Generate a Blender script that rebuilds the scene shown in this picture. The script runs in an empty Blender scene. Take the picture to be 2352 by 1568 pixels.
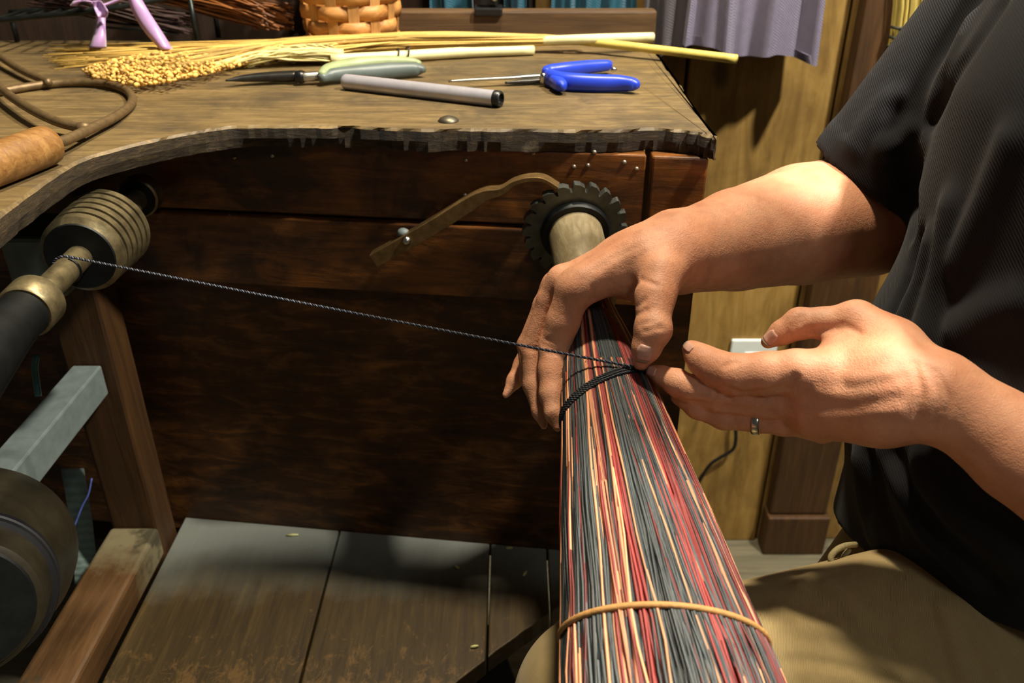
import bpy, math, random
import numpy as np
from mathutils import Vector, Matrix

RN = random.Random(7)
SC = bpy.context.scene
COL = SC.collection
PI = math.pi
# ------------------------------------------------------------------ camera
PITCH = math.radians(28.87)
CP, SP = math.cos(PITCH), math.sin(PITCH)
FPX, CX, CY, CZ = 1960.0, 1176.0, 784.0, 1.0
cam_data = bpy.data.cameras.new('camera')
cam_data.sensor_width = 36.0
cam_data.lens = 30.0
cam_data.clip_start = 0.02
cam_data.dof.use_dof = True
cam_data.dof.focus_distance = 0.64
cam_data.dof.aperture_fstop = 9.0
cam = bpy.data.objects.new('camera', cam_data)
COL.objects.link(cam)
cam.location = (0, 0, CZ)
cam.rotation_euler = (PI / 2 - PITCH, 0, 0)
SC.camera = cam
# ------------------------------------------------------------------ light and exposure
world = bpy.data.worlds.new('world')
SC.world = world
world.use_nodes = True
bg = world.node_tree.nodes['Background']
bg.inputs[0].default_value = (0.95, 0.88, 0.74, 1)
bg.inputs[1].default_value = 0.055


def lamp(name, loc, target, power, size, color, spot=None, blend=0.4):
    L = bpy.data.lights.new(name, 'SPOT' if spot else 'AREA')
    L.energy = power
    L.color = color
    if spot:
        L.spot_size = math.radians(spot)
        L.spot_blend = blend
        L.shadow_soft_size = size
    else:
        L.shape = 'DISK'
        L.size = size
    o = bpy.data.objects.new(name, L)
    COL.objects.link(o)
    o.location = loc
    d = Vector(target) - Vector(loc)
    o.rotation_euler = d.to_track_quat('-Z', 'Y').to_euler()
    return o


lamp('ceiling_spot', (0.10, 0.86, 2.15), (0.08, 0.72, 0.7), 130, 0.06, (1.0, 0.87, 0.66), spot=95, blend=0.6)
lamp('right_spot', (0.90, 0.44, 2.2), (0.0, 0.85, 0.5), 240, 0.05, (1.0, 0.94, 0.83), spot=85, blend=0.6)
lamp('front_fill', (0.55, -0.7, 1.9), (-0.1, 0.7, 0.5), 3.4, 0.30, (0.96, 0.96, 0.92))  # added soft fill from the front, no window behind it
SC.view_settings.view_transform = 'Standard'
SC.view_settings.look = 'None'
SC.view_settings.gamma = 1.0
SC.view_settings.use_curve_mapping = False
SC.view_settings.exposure = 0.0

# ------------------------------------------------------------------ placing helpers


def ray(px, py):
    a, b = (px - CX) / FPX, (CY - py) / FPX
    return np.array([a, CP + b * SP, -SP + b * CP])          # per unit of depth along the view axis


def W(px, py, d):
    return np.array([0, 0, CZ]) + ray(px, py) * d


def PZ(px, py, z):
    r = ray(px, py)
    return np.array([0, 0, CZ]) + r * ((z - CZ) / r[2])


def PY(px, py, y):
    r = ray(px, py)
    return np.array([0, 0, CZ]) + r * (y / r[1])


def FY(x):                                                    # front line of the bench in plan
    return 0.7435 - 0.126 * x


def PF(px, py, off=0.014):                                    # a pixel on the bench front, off metres behind its front line
    r = ray(px, py)
    d = (0.7435 + off) / (r[1] + 0.126 * r[0])
    return np.array([0, 0, CZ]) + r * d


FU = np.array([1, -0.126, 0]) / math.hypot(1, 0.126)          # along the bench front
FN = np.array([-0.126, -1, 0]) / math.hypot(1, 0.126)         # out of the bench front
UZ = np.array([0, 0, 1.0])


def nrm(v):
    v = np.asarray(v, float)
    return v / (np.linalg.norm(v) + 1e-12)


def smooth_path(pts, n):
    P = [np.asarray(p, float) for p in pts]
    if len(P) < 3:
        return [P[0] + (P[-1] - P[0]) * t for t in np.linspace(0, 1, n)]
    Q = [2 * P[0] - P[1]] + P + [2 * P[-1] - P[-2]]
    out = []
    m = len(P) - 1
    for i in range(n):
        u = i / (n - 1) * m
        k = min(int(u), m - 1)
        t = u - k
        a, b, c, d = Q[k:k + 4]
        out.append(0.5 * ((2 * b) + (c - a) * t + (2 * a - 5 * b + 4 * c - d) * t * t + (3 * b - a - 3 * c + d) * t ** 3))
    return out


class MB:
    def __init__(s):
        s.v, s.f = [], []

    def add(s, vs, fs):
        o = len(s.v)
        s.v.extend([tuple(map(float, p)) for p in vs])
        s.f.extend([tuple(i + o for i in f) for f in fs])

    def box(s, c, size, ax=None):
        ax = np.eye(3) if ax is None else np.array(ax, float)
        h = np.array(size) / 2.0
        vs = [np.array(c) + ax[0] * h[0] * i + ax[1] * h[1] * j + ax[2] * h[2] * k for i in (-1, 1) for j in (-1, 1) for k in (-1, 1)]
        s.add(vs, [(0, 1, 3, 2), (4, 6, 7, 5), (0, 4, 5, 1), (2, 3, 7, 6), (0, 2, 6, 4), (1, 5, 7, 3)])

    def bbox(s, lo, hi):
        lo, hi = np.array(lo, float), np.array(hi, float)
        s.box((lo + hi) / 2, hi - lo)

    def tube(s, pts, r, n=8, caps=True, flat=None):
        P = [np.asarray(p, float) for p in pts]
        m = len(P)
        rs = [r] * m if np.isscalar(r) else list(r)
        T = [nrm(P[min(i + 1, m - 1)] - P[max(i - 1, 0)]) for i in range(m)]
        ref = np.array([0, 0, 1.0]) if abs(T[0][2]) < 0.9 else np.array([1.0, 0, 0])
        a = nrm(np.cross(T[0], ref))
        vs = []
        for i in range(m):
            a = nrm(a - T[i] * a.dot(T[i]))
            b = np.cross(T[i], a)
            for k in range(n):
                th = 2 * PI * k / n
                vs.append(P[i] + rs[i] * (a * math.cos(th) + b * math.sin(th) * (flat or 1)))
        fs = []
        for i in range(m - 1):
            for k in range(n):
                k2 = (k + 1) % n
                fs.append((i * n + k, i * n + k2, (i + 1) * n + k2, (i + 1) * n + k))
        if caps:
            fs.append(tuple(range(n))[::-1])
            fs.append(tuple((m - 1) * n + k for k in range(n)))
        s.add(vs, fs)

    def lathe(s, a, b, prof, n=32, closed=False):
        """prof: (distance along a->b in metres, radius)"""
        a, b = np.asarray(a, float), np.asarray(b, float)
        t = nrm(b - a)
        ref = np.array([0, 0, 1.0]) if abs(t[2]) < 0.9 else np.array([1.0, 0, 0])
        u = nrm(np.cross(t, ref))
        w = np.cross(t, u)
        vs, fs = [], []
        m = len(prof)
        for (d, r) in prof:
            for k in range(n):
                th = 2 * PI * k / n
                vs.append(a + t * d + max(r, 1e-5) * (u * math.cos(th) + w * math.sin(th)))
        for i in range(m - 1 + (1 if closed else 0)):
            i2 = (i + 1) % m
            for k in range(n):
                k2 = (k + 1) % n
                fs.append((i * n + k, i * n + k2, i2 * n + k2, i2 * n + k))
        if not closed:
            fs.append(tuple(range(n))[::-1])
            fs.append(tuple((m - 1) * n + k for k in range(n)))
        s.add(vs, fs)

    def prism(s, poly, dv):
        """poly: list of 3-D points (counter-clockwise seen from against dv), extruded by dv"""
        n = len(poly)
        P = [np.asarray(p, float) for p in poly]
        vs = P + [p + np.array(dv) for p in P]
        fs = [tuple(range(n)), tuple(range(2 * n - 1, n - 1, -1))]
        for i in range(n):
            j = (i + 1) % n
            fs.append((j, i, n + i, n + j))
        s.add(vs, fs)

    def ell(s, c, r, ax=None, nu=12, nv=7):
        ax = np.eye(3) if ax is None else np.array(ax, float)
        r = (r, r, r) if np.isscalar(r) else r
        vs, fs = [], []
        for j in range(nv + 1):
            ph = PI * j / nv
            for i in range(nu):
                th = 2 * PI * i / nu
                q = (math.sin(ph) * math.cos(th) * r[0], math.sin(ph) * math.sin(th) * r[1], math.cos(ph) * r[2])
                vs.append(np.asarray(c) + ax[0] * q[0] + ax[1] * q[1] + ax[2] * q[2])
        for j in range(nv):
            for i in range(nu):
                i2 = (i + 1) % nu
                fs.append((j * nu + i, (j + 1) * nu + i, (j + 1) * nu + i2, j * nu + i2))
        s.add(vs, fs)

    def sheet(s, grid, thick):
        """grid[i][j] of 3-D points -> closed thin solid of that thickness"""
        G = np.array(grid, float)
        ni, nj = G.shape[:2]
        du = np.gradient(G, axis=0)
        dv = np.gradient(G, axis=1)
        N = np.cross(du, dv)
        N /= (np.linalg.norm(N, axis=2, keepdims=True) + 1e-12)
        A = (G + N * thick / 2).reshape(-1, 3)
        B = (G - N * thick / 2).reshape(-1, 3)
        o = ni * nj
        fs = []
        for i in range(ni - 1):
            for j in range(nj - 1):
                q = (i * nj + j, (i + 1) * nj + j, (i + 1) * nj + j + 1, i * nj + j + 1)
                fs.append(q)
                fs.append(tuple(o + k for k in q[::-1]))
        rim = [(i, 0) for i in range(ni)] + [(ni - 1, j) for j in range(1, nj)] + [(i, nj - 1) for i in range(ni - 2, -1, -1)] + [(0, j) for j in range(nj - 2, 0, -1)]
        idx = [i * nj + j for i, j in rim]
        for a, b in zip(idx, idx[1:] + idx[:1]):
            fs.append((b, a, o + a, o + b))
        s.add(np.vstack([A, B]), fs)


ORIG = {}


def finish(name, mb, mat, origin, smooth, bevel):
    me = bpy.data.meshes.new(name)
    v = np.array(mb.v, float) - np.array(origin, float)
    me.from_pydata(v.tolist(), [], mb.f)
    me.validate()
    if smooth:
        me.polygons.foreach_set('use_smooth', [True] * len(me.polygons))
    me.update()
    if mat is not None:
        for m in (mat if isinstance(mat, (list, tuple)) else [mat]):
            me.materials.append(m)
    o = bpy.data.objects.new(name, me)
    COL.objects.link(o)
    if smooth == 'auto':
        md = o.modifiers.new('edges', 'EDGE_SPLIT')
        md.split_angle = math.radians(40)
    if bevel:
        md = o.modifiers.new('bevel', 'BEVEL')
        md.width = bevel
        md.segments = 2
        md.limit_method = 'ANGLE'
    return o


def tag(o, label=None, cat=None, group=None, kind=None):
    for k, val in (('label', label), ('category', cat), ('group', group), ('kind', kind)):
        if val:
            o[k] = val
    return o


def thing(name, label, cat, loc, group=None):
    o = bpy.data.objects.new(name, None)
    COL.objects.link(o)
    o.empty_display_size = 0.02
    o.location = tuple(loc)
    ORIG[o.name] = np.array(loc, float)
    return tag(o, label, cat, group)


def part(name, mb, mat, parent, label=None, kind=None, smooth=False, bevel=0):
    org = ORIG[parent.name]
    o = finish(name, mb, mat, org, smooth, bevel)
    o.parent = parent
    ORIG[o.name] = org
    return tag(o, label, None, None, kind)


def single(name, mb, mat, label=None, cat=None, group=None, kind=None, smooth=False, bevel=0):
    v = np.array(mb.v)
    lo, hi = v.min(0), v.max(0)
    org = np.array([(lo[0] + hi[0]) / 2, (lo[1] + hi[1]) / 2, lo[2]])
    o = finish(name, mb, mat, org, smooth, bevel)
    o.location = tuple(org)
    ORIG[o.name] = org
    return tag(o, label, cat, group, kind)


# ------------------------------------------------------------------ materials


def lin(c):
    """sRGB 0-255 triple -> linear rgba"""
    out = []
    for x in c:
        x = x / 255.0
        out.append(x / 12.92 if x <= 0.04045 else ((x + 0.055) / 1.055) ** 2.4)
    return tuple(out) + (1,)


class NT:
    def __init__(s, name):
        s.m = bpy.data.materials.new(name)
        s.m.use_nodes = True
        s.t = s.m.node_tree
        s.b = s.t.nodes['Principled BSDF']

    def n(s, kind, **kw):
        x = s.t.nodes.new(kind)
        for k, v in kw.items():
            if k in x.inputs.keys():
                x.inputs[k].default_value = v
            else:
                setattr(x, k, v)
        return x

    def l(s, a, b):
        s.t.links.new(a, b)

    def coord(s, scale=(1, 1, 1), rot=(0, 0, 0)):
        tc = s.n('ShaderNodeTexCoord')
        mp = s.n('ShaderNodeMapping')
        mp.inputs['Scale'].default_value = scale
        mp.inputs['Rotation'].default_value = rot
        s.l(tc.outputs['Object'], mp.inputs['Vector'])
        return mp.outputs['Vector']

    def noise(s, vec, scale, detail=5, rough=0.6, dist=0.0):
        x = s.n('ShaderNodeTexNoise')
        x.inputs['Scale'].default_value = scale
        x.inputs['Detail'].default_value = detail
        x.inputs['Roughness'].default_value = rough
        x.inputs['Distortion'].default_value = dist
        s.l(vec, x.inputs['Vector'])
        return x.outputs['Fac']

    def ramp(s, fac, stops):
        x = s.n('ShaderNodeValToRGB')
        e = x.color_ramp.elements
        while len(e) < len(stops):
            e.new(0.5)
        for k, (p, c) in enumerate(stops):
            e[k].position = p
            e[k].color = c if len(c) == 4 else lin(c)
        s.l(fac, x.inputs['Fac'])
        return x.outputs['Color']

    def mix(s, fac, a, b, mode='MIX'):
        x = s.n('ShaderNodeMix')
        x.data_type = 'RGBA'
        x.blend_type = mode
        for sock, val in ((x.inputs[0], fac), (x.inputs[6], a), (x.inputs[7], b)):
            if isinstance(val, (int, float)):
                sock.default_value = val
            elif isinstance(val, tuple):
                sock.default_value = val
            else:
                s.l(val, sock)
        return x.outputs[2]

    def math(s, op, a, b=0.0):
        x = s.n('ShaderNodeMath')
        x.operation = op
        for sock, val in ((x.inputs[0], a), (x.inputs[1], b)):
            if isinstance(val, (int, float)):
                sock.default_value = val
            else:
                s.l(val, sock)
        return x.outputs[0]

    def bump(s, h, strength, dist=0.002):
        x = s.n('ShaderNodeBump')
        x.inputs['Strength'].default_value = strength
        x.inputs['Distance'].default_value = dist
        s.l(h, x.inputs['Height'])
        s.l(x.outputs[0], s.b.inputs['Normal'])

    def out(s, color, rough=0.6, metal=0.0, spec=0.5):
        for sock, val in ((s.b.inputs['Base Color'], color), (s.b.inputs['Roughness'], rough)):
            if isinstance(val, (int, float, tuple)):
                sock.default_value = val
            else:
                s.l(val, sock)
        s.b.inputs['Metallic'].default_value = metal
        s.b.inputs['Specular IOR Level'].default_value = spec
        return s.m


def wood(name, dark, mid, light, axis=0, scale=1.0, rough=0.6, bump=0.5, stain=None, stain_amt=0.5, stretch=14, knots=0, spec=0.4):
    t = NT(name)
    sc = [stretch, stretch, stretch]
    sc[axis] = 1.0
    v = t.coord(tuple(x * scale for x in sc))
    g = t.noise(v, 6, 7, 0.65, 0.6)
    col = t.ramp(g, [(0.25, dark), (0.5, mid), (0.75, light)])
    v2 = t.coord((1, 1, 1))
    if stain:
        n2 = t.noise(v2, 9 * scale, 6, 0.65, 0.4)
        f = t.ramp(n2, [(0.42, (0, 0, 0, 1)), (0.62, (1, 1, 1, 1))])
        f2 = t.math('MULTIPLY', f, stain_amt)
        col = t.mix(f2, col, lin(stain))
    if knots:
        sk = [1.6, 1.6, 1.6]
        sk[axis] = 1.0
        vo = t.n('ShaderNodeTexVoronoi')
        vo.inputs['Scale'].default_value = knots
        t.l(t.coord(tuple(sk)), vo.inputs['Vector'])
        k = t.ramp(vo.outputs['Distance'], [(0.05, (1, 1, 1, 1)), (0.13, (0, 0, 0, 1))])
        col = t.mix(t.math('MULTIPLY', k, 0.75), col, lin(tuple(x * 0.45 for x in dark)))
    t.bump(g, bump, 0.002)
    return t.out(col, rough, 0, spec)


def plain(name, rgb, rough=0.5, metal=0.0, var=0.15, scale=40, bump=0.1, spec=0.5, stretch=None):
    t = NT(name)
    v = t.coord(stretch or (1, 1, 1))
    g = t.noise(v, scale, 5, 0.6)
    c = lin(rgb)
    lo = tuple(x * (1 - var) for x in c[:3]) + (1,)
    hi = tuple(min(1, x * (1 + var)) for x in c[:3]) + (1,)
    col = t.ramp(g, [(0.3, lo), (0.7, hi)])
    if bump:
        t.bump(g, bump, 0.001)
    return t.out(col, rough, metal, spec)


def cloth(name, rgb, scale=900, var=0.2, bump=0.35, rough=0.9, rot=0.6, sheen=0.15):
    t = NT(name)
    v = t.coord((1, 1, 1), (0.3, rot, 0.5))
    wv = t.n('ShaderNodeTexWave')
    wv.inputs['Scale'].default_value = scale / 6.28
    wv.inputs['Distortion'].default_value = 1.5
    wv.inputs['Detail'].default_value = 1
    t.l(v, wv.inputs['Vector'])
    g = t.noise(t.coord(), 60, 6, 0.7)
    c = lin(rgb)
    col = t.ramp(g, [(0.3, tuple(x * (1 - var) for x in c[:3]) + (1,)), (0.7, tuple(x * (1 + var) for x in c[:3]) + (1,))])
    col = t.mix(t.math('MULTIPLY', wv.outputs['Fac'], 0.35), col, tuple(min(1, x * 1.9 + 0.004) for x in c[:3]) + (1,))
    t.bump(wv.outputs['Fac'], bump, 0.0008)
    m = t.out(col, rough, 0, 0.25)
    t.b.inputs['Sheen Weight'].default_value = sheen
    return m


def strawmat(name, rgb, var, rough=0.5, bump=0.25):
    t = NT(name)
    geo = t.n('ShaderNodeNewGeometry')
    g = t.noise(t.coord(), 160, 4, 0.6)
    f = t.math('ADD', t.math('MULTIPLY', geo.outputs['Random Per Island'], 0.75), t.math('MULTIPLY', g, 0.25))
    c = lin(rgb)
    col = t.ramp(f, [(0.1, tuple(x * (1 - var) for x in c[:3]) + (1,)), (0.5, c), (0.9, tuple(min(1, x * (1 + var)) for x in c[:3]) + (1,))])
    t.bump(g, bump, 0.0008)
    return t.out(col, rough, 0, 0.4)


M = {}
# ------------------------------------------------------------------ signed distance surfaces (people and clothes)


def cap(P, a, b, ra, rb):
    a, b = np.asarray(a), np.asarray(b)
    ab = b - a
    t = np.clip(((P - a) @ ab) / (ab @ ab + 1e-12), 0, 1)
    d = P - a - t[:, None] * ab
    return np.sqrt(np.einsum('ij,ij->i', d, d)) - (ra + (rb - ra) * t)


def ellip(P, c, r):
    q = (P - np.asarray(c)) / np.asarray(r)
    k0 = np.sqrt((q * q).sum(1))
    k1 = np.sqrt(((q / np.asarray(r)) ** 2).sum(1)) + 1e-9
    return k0 * (k0 - 1) / k1


def grow(js, pad):
    A = np.array([j[0] for j in js])
    r = max(j[1] for j in js) + pad
    return A.min(0) - r, A.max(0) + r


def within(P, bb):
    return ((P > bb[0]) & (P < bb[1])).all(1)


def smin(a, b, k):
    h = np.clip(0.5 + 0.5 * (b - a) / k, 0, 1)
    return b + (a - b) * h - k * h * (1 - h)


def smax(a, b, k):
    return -smin(-a, -b, k)


def chain(P, js, k):
    d = None
    for (a, ra), (b, rb) in zip(js[:-1], js[1:]):
        c = cap(P, a, b, ra, rb)
        d = c if d is None else smin(d, c, k)
    return d


def lines_dist(P, segs):
    d = np.full(len(P), 9.0)
    for a, b in segs:
        d = np.minimum(d, cap(P, a, b, 0, 0))
    return d


def mesh_sdf(f, lo, hi, h, B=8, margin=1.3):
    lo, hi = np.array(lo, float), np.array(hi, float)
    nb = np.ceil((hi - lo) / (h * B)).astype(int)
    gi = np.stack(np.meshgrid(*[np.arange(n) for n in nb], indexing='ij'), -1).reshape(-1, 3)
    cen = lo + (gi + 0.5) * h * B
    v = np.concatenate([f(cen[i:i + 300000]) for i in range(0, len(cen), 300000)])
    keep = gi[np.abs(v) < h * B * 0.87 * margin + h]
    g = np.stack(np.meshgrid(*[np.arange(B + 1)] * 3, indexing='ij'), -1).reshape(-1, 3)
    V = np.empty((len(keep), (B + 1) ** 3), np.float32)
    step = max(1, 300000 // len(g))
    for i in range(0, len(keep), step):
        k = keep[i:i + step]
        P = lo + ((k[:, None, :] * B + g[None]) * h).reshape(-1, 3)
        V[i:i + step] = f(P).reshape(len(k), -1)
    V = V.reshape(-1, B + 1, B + 1, B + 1)
    S = V < 0
    cs = sum(S[:, i:B + i, j:B + j, k:B + k].astype(np.int8) for i in (0, 1) for j in (0, 1) for k in (0, 1))
    act = np.argwhere((cs > 0) & (cs < 8))
    cor = [(i, j, k) for i in (0, 1) for j in (0, 1) for k in (0, 1)]
    vals = np.stack([V[act[:, 0], act[:, 1] + i, act[:, 2] + j, act[:, 3] + k] for i, j, k in cor], 1)
    acc = np.zeros((len(act), 3))
    cnt = np.zeros(len(act))
    for a in range(8):
        for b in range(a + 1, 8):
            ca, cb = np.array(cor[a]), np.array(cor[b])
            if np.abs(ca - cb).sum() != 1:
                continue
            va, vb = vals[:, a], vals[:, b]
            x = (va < 0) != (vb < 0)
            t = np.where(x, va / np.where(x, va - vb, 1), 0)
            acc += np.where(x[:, None], ca + t[:, None] * (cb - ca), 0)
            cnt += x
    base = keep[act[:, 0]] * B + act[:, 1:]
    pos = lo + (base + acc / cnt[:, None]) * h
    N = (nb + 2) * B
    key = (base[:, 0] * N[1] + base[:, 1]) * N[2] + base[:, 2]
    order = np.argsort(key)
    sk = key[order]
    quads = []
    for ax in range(3):
        sl0 = [slice(None)] + [slice(0, B)] * 3
        sl1 = list(sl0)
        sl1[ax + 1] = slice(1, B + 1)
        A, C = S[tuple(sl0)], S[tuple(sl1)]
        e = np.argwhere(A != C)
        if not len(e):
            continue
        p = keep[e[:, 0]] * B + e[:, 1:]
        flip = ~A[e[:, 0], e[:, 1], e[:, 2], e[:, 3]]
        eb, ec = np.zeros(3, int), np.zeros(3, int)
        eb[(ax + 1) % 3] = 1
        ec[(ax + 2) % 3] = 1
        ids, ok = [], np.ones(len(e), bool)
        for off in (0 * eb, eb, eb + ec, ec):
            q = p - off
            kk = (q[:, 0] * N[1] + q[:, 1]) * N[2] + q[:, 2]
            w = np.minimum(np.searchsorted(sk, kk), len(sk) - 1)
            ok &= sk[w] == kk
            ids.append(order[w])
        Q = np.stack(ids, 1)
        Q[flip] = Q[flip][:, ::-1]
        quads.append(Q[ok])
    return pos, np.concatenate(quads)


def relax(v, q, it=2, lam=0.4):
    e = np.concatenate([q[:, [0, 1]], q[:, [1, 2]], q[:, [2, 3]], q[:, [3, 0]]])
    for _ in range(it):
        acc = np.zeros_like(v)
        cnt = np.zeros(len(v))
        for a, b in ((0, 1), (1, 0)):
            for c in range(3):
                acc[:, c] += np.bincount(e[:, a], v[e[:, b], c], len(v))
            cnt += np.bincount(e[:, a], minlength=len(v))
        v = v + lam * (acc / np.maximum(cnt, 1)[:, None] - v)
    return v


def hit(f, pix, d0=0.25, d1=1.3):
    """surface points under the pixels: march down the view rays"""
    pix = np.array(pix, float)
    R = np.array([ray(*p) for p in pix])
    L = np.linalg.norm(R, axis=1)
    d = np.full(len(pix), d0)
    O = np.array([0, 0, CZ])
    for _ in range(90):
        s = f(O + R * d[:, None])
        d = np.minimum(d + s * 0.75 / L, d1)
    return O + R * d[:, None]


def dense(pl, n=5):
    out = []
    for a, b in zip(pl[:-1], pl[1:]):
        for i in range(n):
            out.append((a[0] + (b[0] - a[0]) * i / n, a[1] + (b[1] - a[1]) * i / n))
    out.append(pl[-1])
    return out


def on_surface(f, polylines, n=3):
    segs = []
    for pl in polylines:
        h = hit(f, dense(pl, n))
        for a, b in zip(h[:-1], h[1:]):
            if np.linalg.norm(a - b) < 0.05:
                segs.append((a, b))
    return segs


def sdf_part(name, pos, quads, mat, parent, label=None, it=2):
    mb = MB()
    mb.v = relax(pos, quads, it)
    mb.f = quads.tolist()
    return part(name, mb, mat, parent, label, smooth=True)


# ------------------------------------------------------------------ the broom's own frame, shared by the hands' props
B0 = W(1390, 860, 0.640)                       # axis point under the tie
BA = np.array([0.0151, -0.2381, -0.0512])       # axis step per unit of t
BT = nrm(BA)
BX = nrm(np.cross(np.array([0, 0, 1.0]), -BT))  # to the right
BX = BX if BX[0] > 0 else -BX
BU = nrm(np.cross(BX, BT))
BU = BU if BU[2] > 0 else -BU
BK = 0.66                                       # flatness of the bundle


def brad(t):
    return float(np.interp(t, [-0.7, -0.4, -0.3, -0.15, 0, 0.25, 0.56, 0.81, 0.99, 1.5], [0.016, 0.0160, 0.0180, 0.0255, 0.0318, 0.0381, 0.0471, 0.0526, 0.0584, 0.066]))


def bpos(phi, t, rho=1.0):
    r = brad(t) * rho
    return B0 + BA * t + BX * r * math.cos(phi) + BU * r * BK * math.sin(phi)
# ------------------------------------------------------------------ wood and metal
M['wall'] = wood('ochre plank', (98, 72, 30), (152, 119, 58), (180, 146, 82), 2, 1.0, 0.6, 0.35, (108, 80, 38), 0.5, 7, 4.5)
M['wall2'] = wood('ochre plank darker', (88, 64, 26), (134, 102, 48), (160, 126, 68), 2, 1.3, 0.6, 0.35, (80, 54, 22), 0.5, 8, 5.5)
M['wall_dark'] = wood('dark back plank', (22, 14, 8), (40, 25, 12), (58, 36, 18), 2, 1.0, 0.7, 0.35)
M['post'] = wood('brown post', (44, 26, 9), (66, 42, 16), (84, 56, 24), 2, 1.0, 0.6, 0.35)
M['floor'] = wood('grey floor', (70, 66, 52), (98, 92, 72), (122, 114, 90), 0, 0.8, 0.7, 0.2)
M['apron'] = wood('varnished apron', (38, 20, 5), (98, 56, 16), (146, 88, 30), 0, 1.2, 0.42, 0.45, (16, 8, 4), 0.8, 9, 0, 0.5)
M['panel'] = wood('dark wavy panel', (34, 19, 7), (76, 46, 17), (136, 86, 36), 0, 2.2, 0.5, 0.45, (18, 9, 4), 0.6, 5, 0, 0.4)
M['bolt'] = plain('iron', (96, 90, 74), 0.45, 0.8, 0.3, 120, 0.2)
M['nail'] = plain('nail head', (150, 140, 120), 0.4, 0.8, 0.2, 100, 0.2)


def top_mat():
    t = NT('worn bench top')
    v = t.coord((2, 20, 20), (0, 0, 0.1))
    g = t.noise(v, 5, 8, 0.7, 0.8)
    col = t.ramp(g, [(0.25, (68, 54, 32)), (0.5, (108, 89, 55)), (0.8, (146, 123, 80))])
    v2 = t.coord((1.6, 2.4, 1))
    n2 = t.noise(v2, 6, 8, 0.7, 0.5)
    f = t.ramp(n2, [(0.44, (0, 0, 0, 1)), (0.62, (1, 1, 1, 1))])
    col = t.mix(t.math('MULTIPLY', f, 0.75), col, lin((60, 50, 34)))
    n3 = t.noise(t.coord(), 60, 6, 0.75)
    f3 = t.ramp(n3, [(0.5, (0, 0, 0, 1)), (0.75, (1, 1, 1, 1))])
    col = t.mix(t.math('MULTIPLY', f3, 0.3), col, lin((44, 34, 20)))
    t.bump(g, 0.5, 0.0015)
    r = t.ramp(n2, [(0.3, (0.42, 0.42, 0.42, 1)), (0.7, (0.62, 0.62, 0.62, 1))])
    return t.out(col, r, 0, 0.4)


def edge_mat():
    t = NT('blackened bench edge')
    v = t.coord((10, 10, 40), (0.5, 0, 0))
    g = t.noise(v, 6, 8, 0.75, 0.8)
    col = t.ramp(g, [(0.3, (24, 18, 9)), (0.55, (64, 50, 27)), (0.8, (116, 94, 56))])
    t.bump(g, 0.9, 0.004)
    return t.out(col, 0.65, 0, 0.35)


def deck_mat():
    t = NT('worn deck with painted light')
    v = t.coord((20, 1.6, 20))
    g = t.noise(v, 6, 7, 0.65, 0.4)
    col = t.ramp(g, [(0.25, (42, 32, 14)), (0.55, (68, 53, 25)), (0.8, (94, 75, 38))])
    n2 = t.noise(t.coord((1.6, 0.9, 1)), 38, 8, 0.8, 0.6)
    tc = t.n('ShaderNodeTexCoord')
    sx = t.n('ShaderNodeSeparateXYZ')
    t.l(tc.outputs['Object'], sx.inputs[0])
    wob = t.noise(t.coord(), 14, 5, 0.6)
    # bare wood rubbed through where boots rest, near the front edge
    y = sx.outputs[1]
    fr = t.ramp(t.math('ADD', t.math('MULTIPLY', t.math('SUBTRACT', -0.02, y), 3.2), t.math('MULTIPLY', t.math('SUBTRACT', n2, 0.60), 2.4)), [(0.30, (0, 0, 0, 1)), (0.5, (1, 1, 1, 1))])
    col = t.mix(t.math('MULTIPLY', fr, 0.8), col, lin((112, 84, 44)))
    # light falling on the back of the boards, painted in as pale grey
    d = t.math('ADD', t.math('MULTIPLY', y, 5.5), t.math('ADD', t.math('MULTIPLY', wob, 0.5), 0.25))
    col = t.mix(t.math('MULTIPLY', t.ramp(d, [(0.0, (0, 0, 0, 1)), (0.5, (1, 1, 1, 1))]), 0.75), col, lin((136, 140, 130)))
    t.bump(g, 0.35, 0.0015)
    return t.out(col, 0.5, 0, 0.45)


# ------------------------------------------------------------------ the room
FLOOR_Z = -0.125
WALL_Y = 1.25
mb = MB()
mb.bbox((-1.8, -1.2, FLOOR_Z - 0.05), (1.8, WALL_Y + 0.02, FLOOR_Z))
single('floor', mb, M['floor'], kind='structure')
wall = bpy.data.objects.new('wall_back', None)
COL.objects.link(wall)
wall.location = (0, WALL_Y, FLOOR_Z)
ORIG['wall_back'] = np.array([0, WALL_Y, FLOOR_Z])
wall['kind'] = 'structure'
wj = [-1.8, -1.5, -1.2, -0.92, -0.64, -0.4, -0.16, 0.03, 0.25, 0.468, 0.70, 0.92, 1.15, 1.4, 1.8]
for i, (a, b) in enumerate(zip(wj[:-1], wj[1:])):
    mb = MB()
    y = WALL_Y + (0.004 if i % 2 else 0.0)
    mb.bbox((a + 0.002, y, FLOOR_Z), (b - 0.002, y + 0.022, 2.3))
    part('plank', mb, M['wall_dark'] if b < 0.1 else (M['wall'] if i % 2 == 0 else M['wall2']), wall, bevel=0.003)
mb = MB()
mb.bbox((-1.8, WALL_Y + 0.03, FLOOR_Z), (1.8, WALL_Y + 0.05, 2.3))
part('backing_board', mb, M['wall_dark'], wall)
post = bpy.data.objects.new('trim_1', None)
COL.objects.link(post)
post.location = (0.525, WALL_Y - 0.02, FLOOR_Z)
ORIG['trim_1'] = np.array([0.525, WALL_Y - 0.02, FLOOR_Z])
post['kind'] = 'structure'
mb = MB()
mb.bbox((0.474, WALL_Y - 0.03, FLOOR_Z + 0.09), (0.578, WALL_Y - 0.001, 2.3))
part('post_board', mb, M['post'], post, bevel=0.003)
mb = MB()
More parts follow.
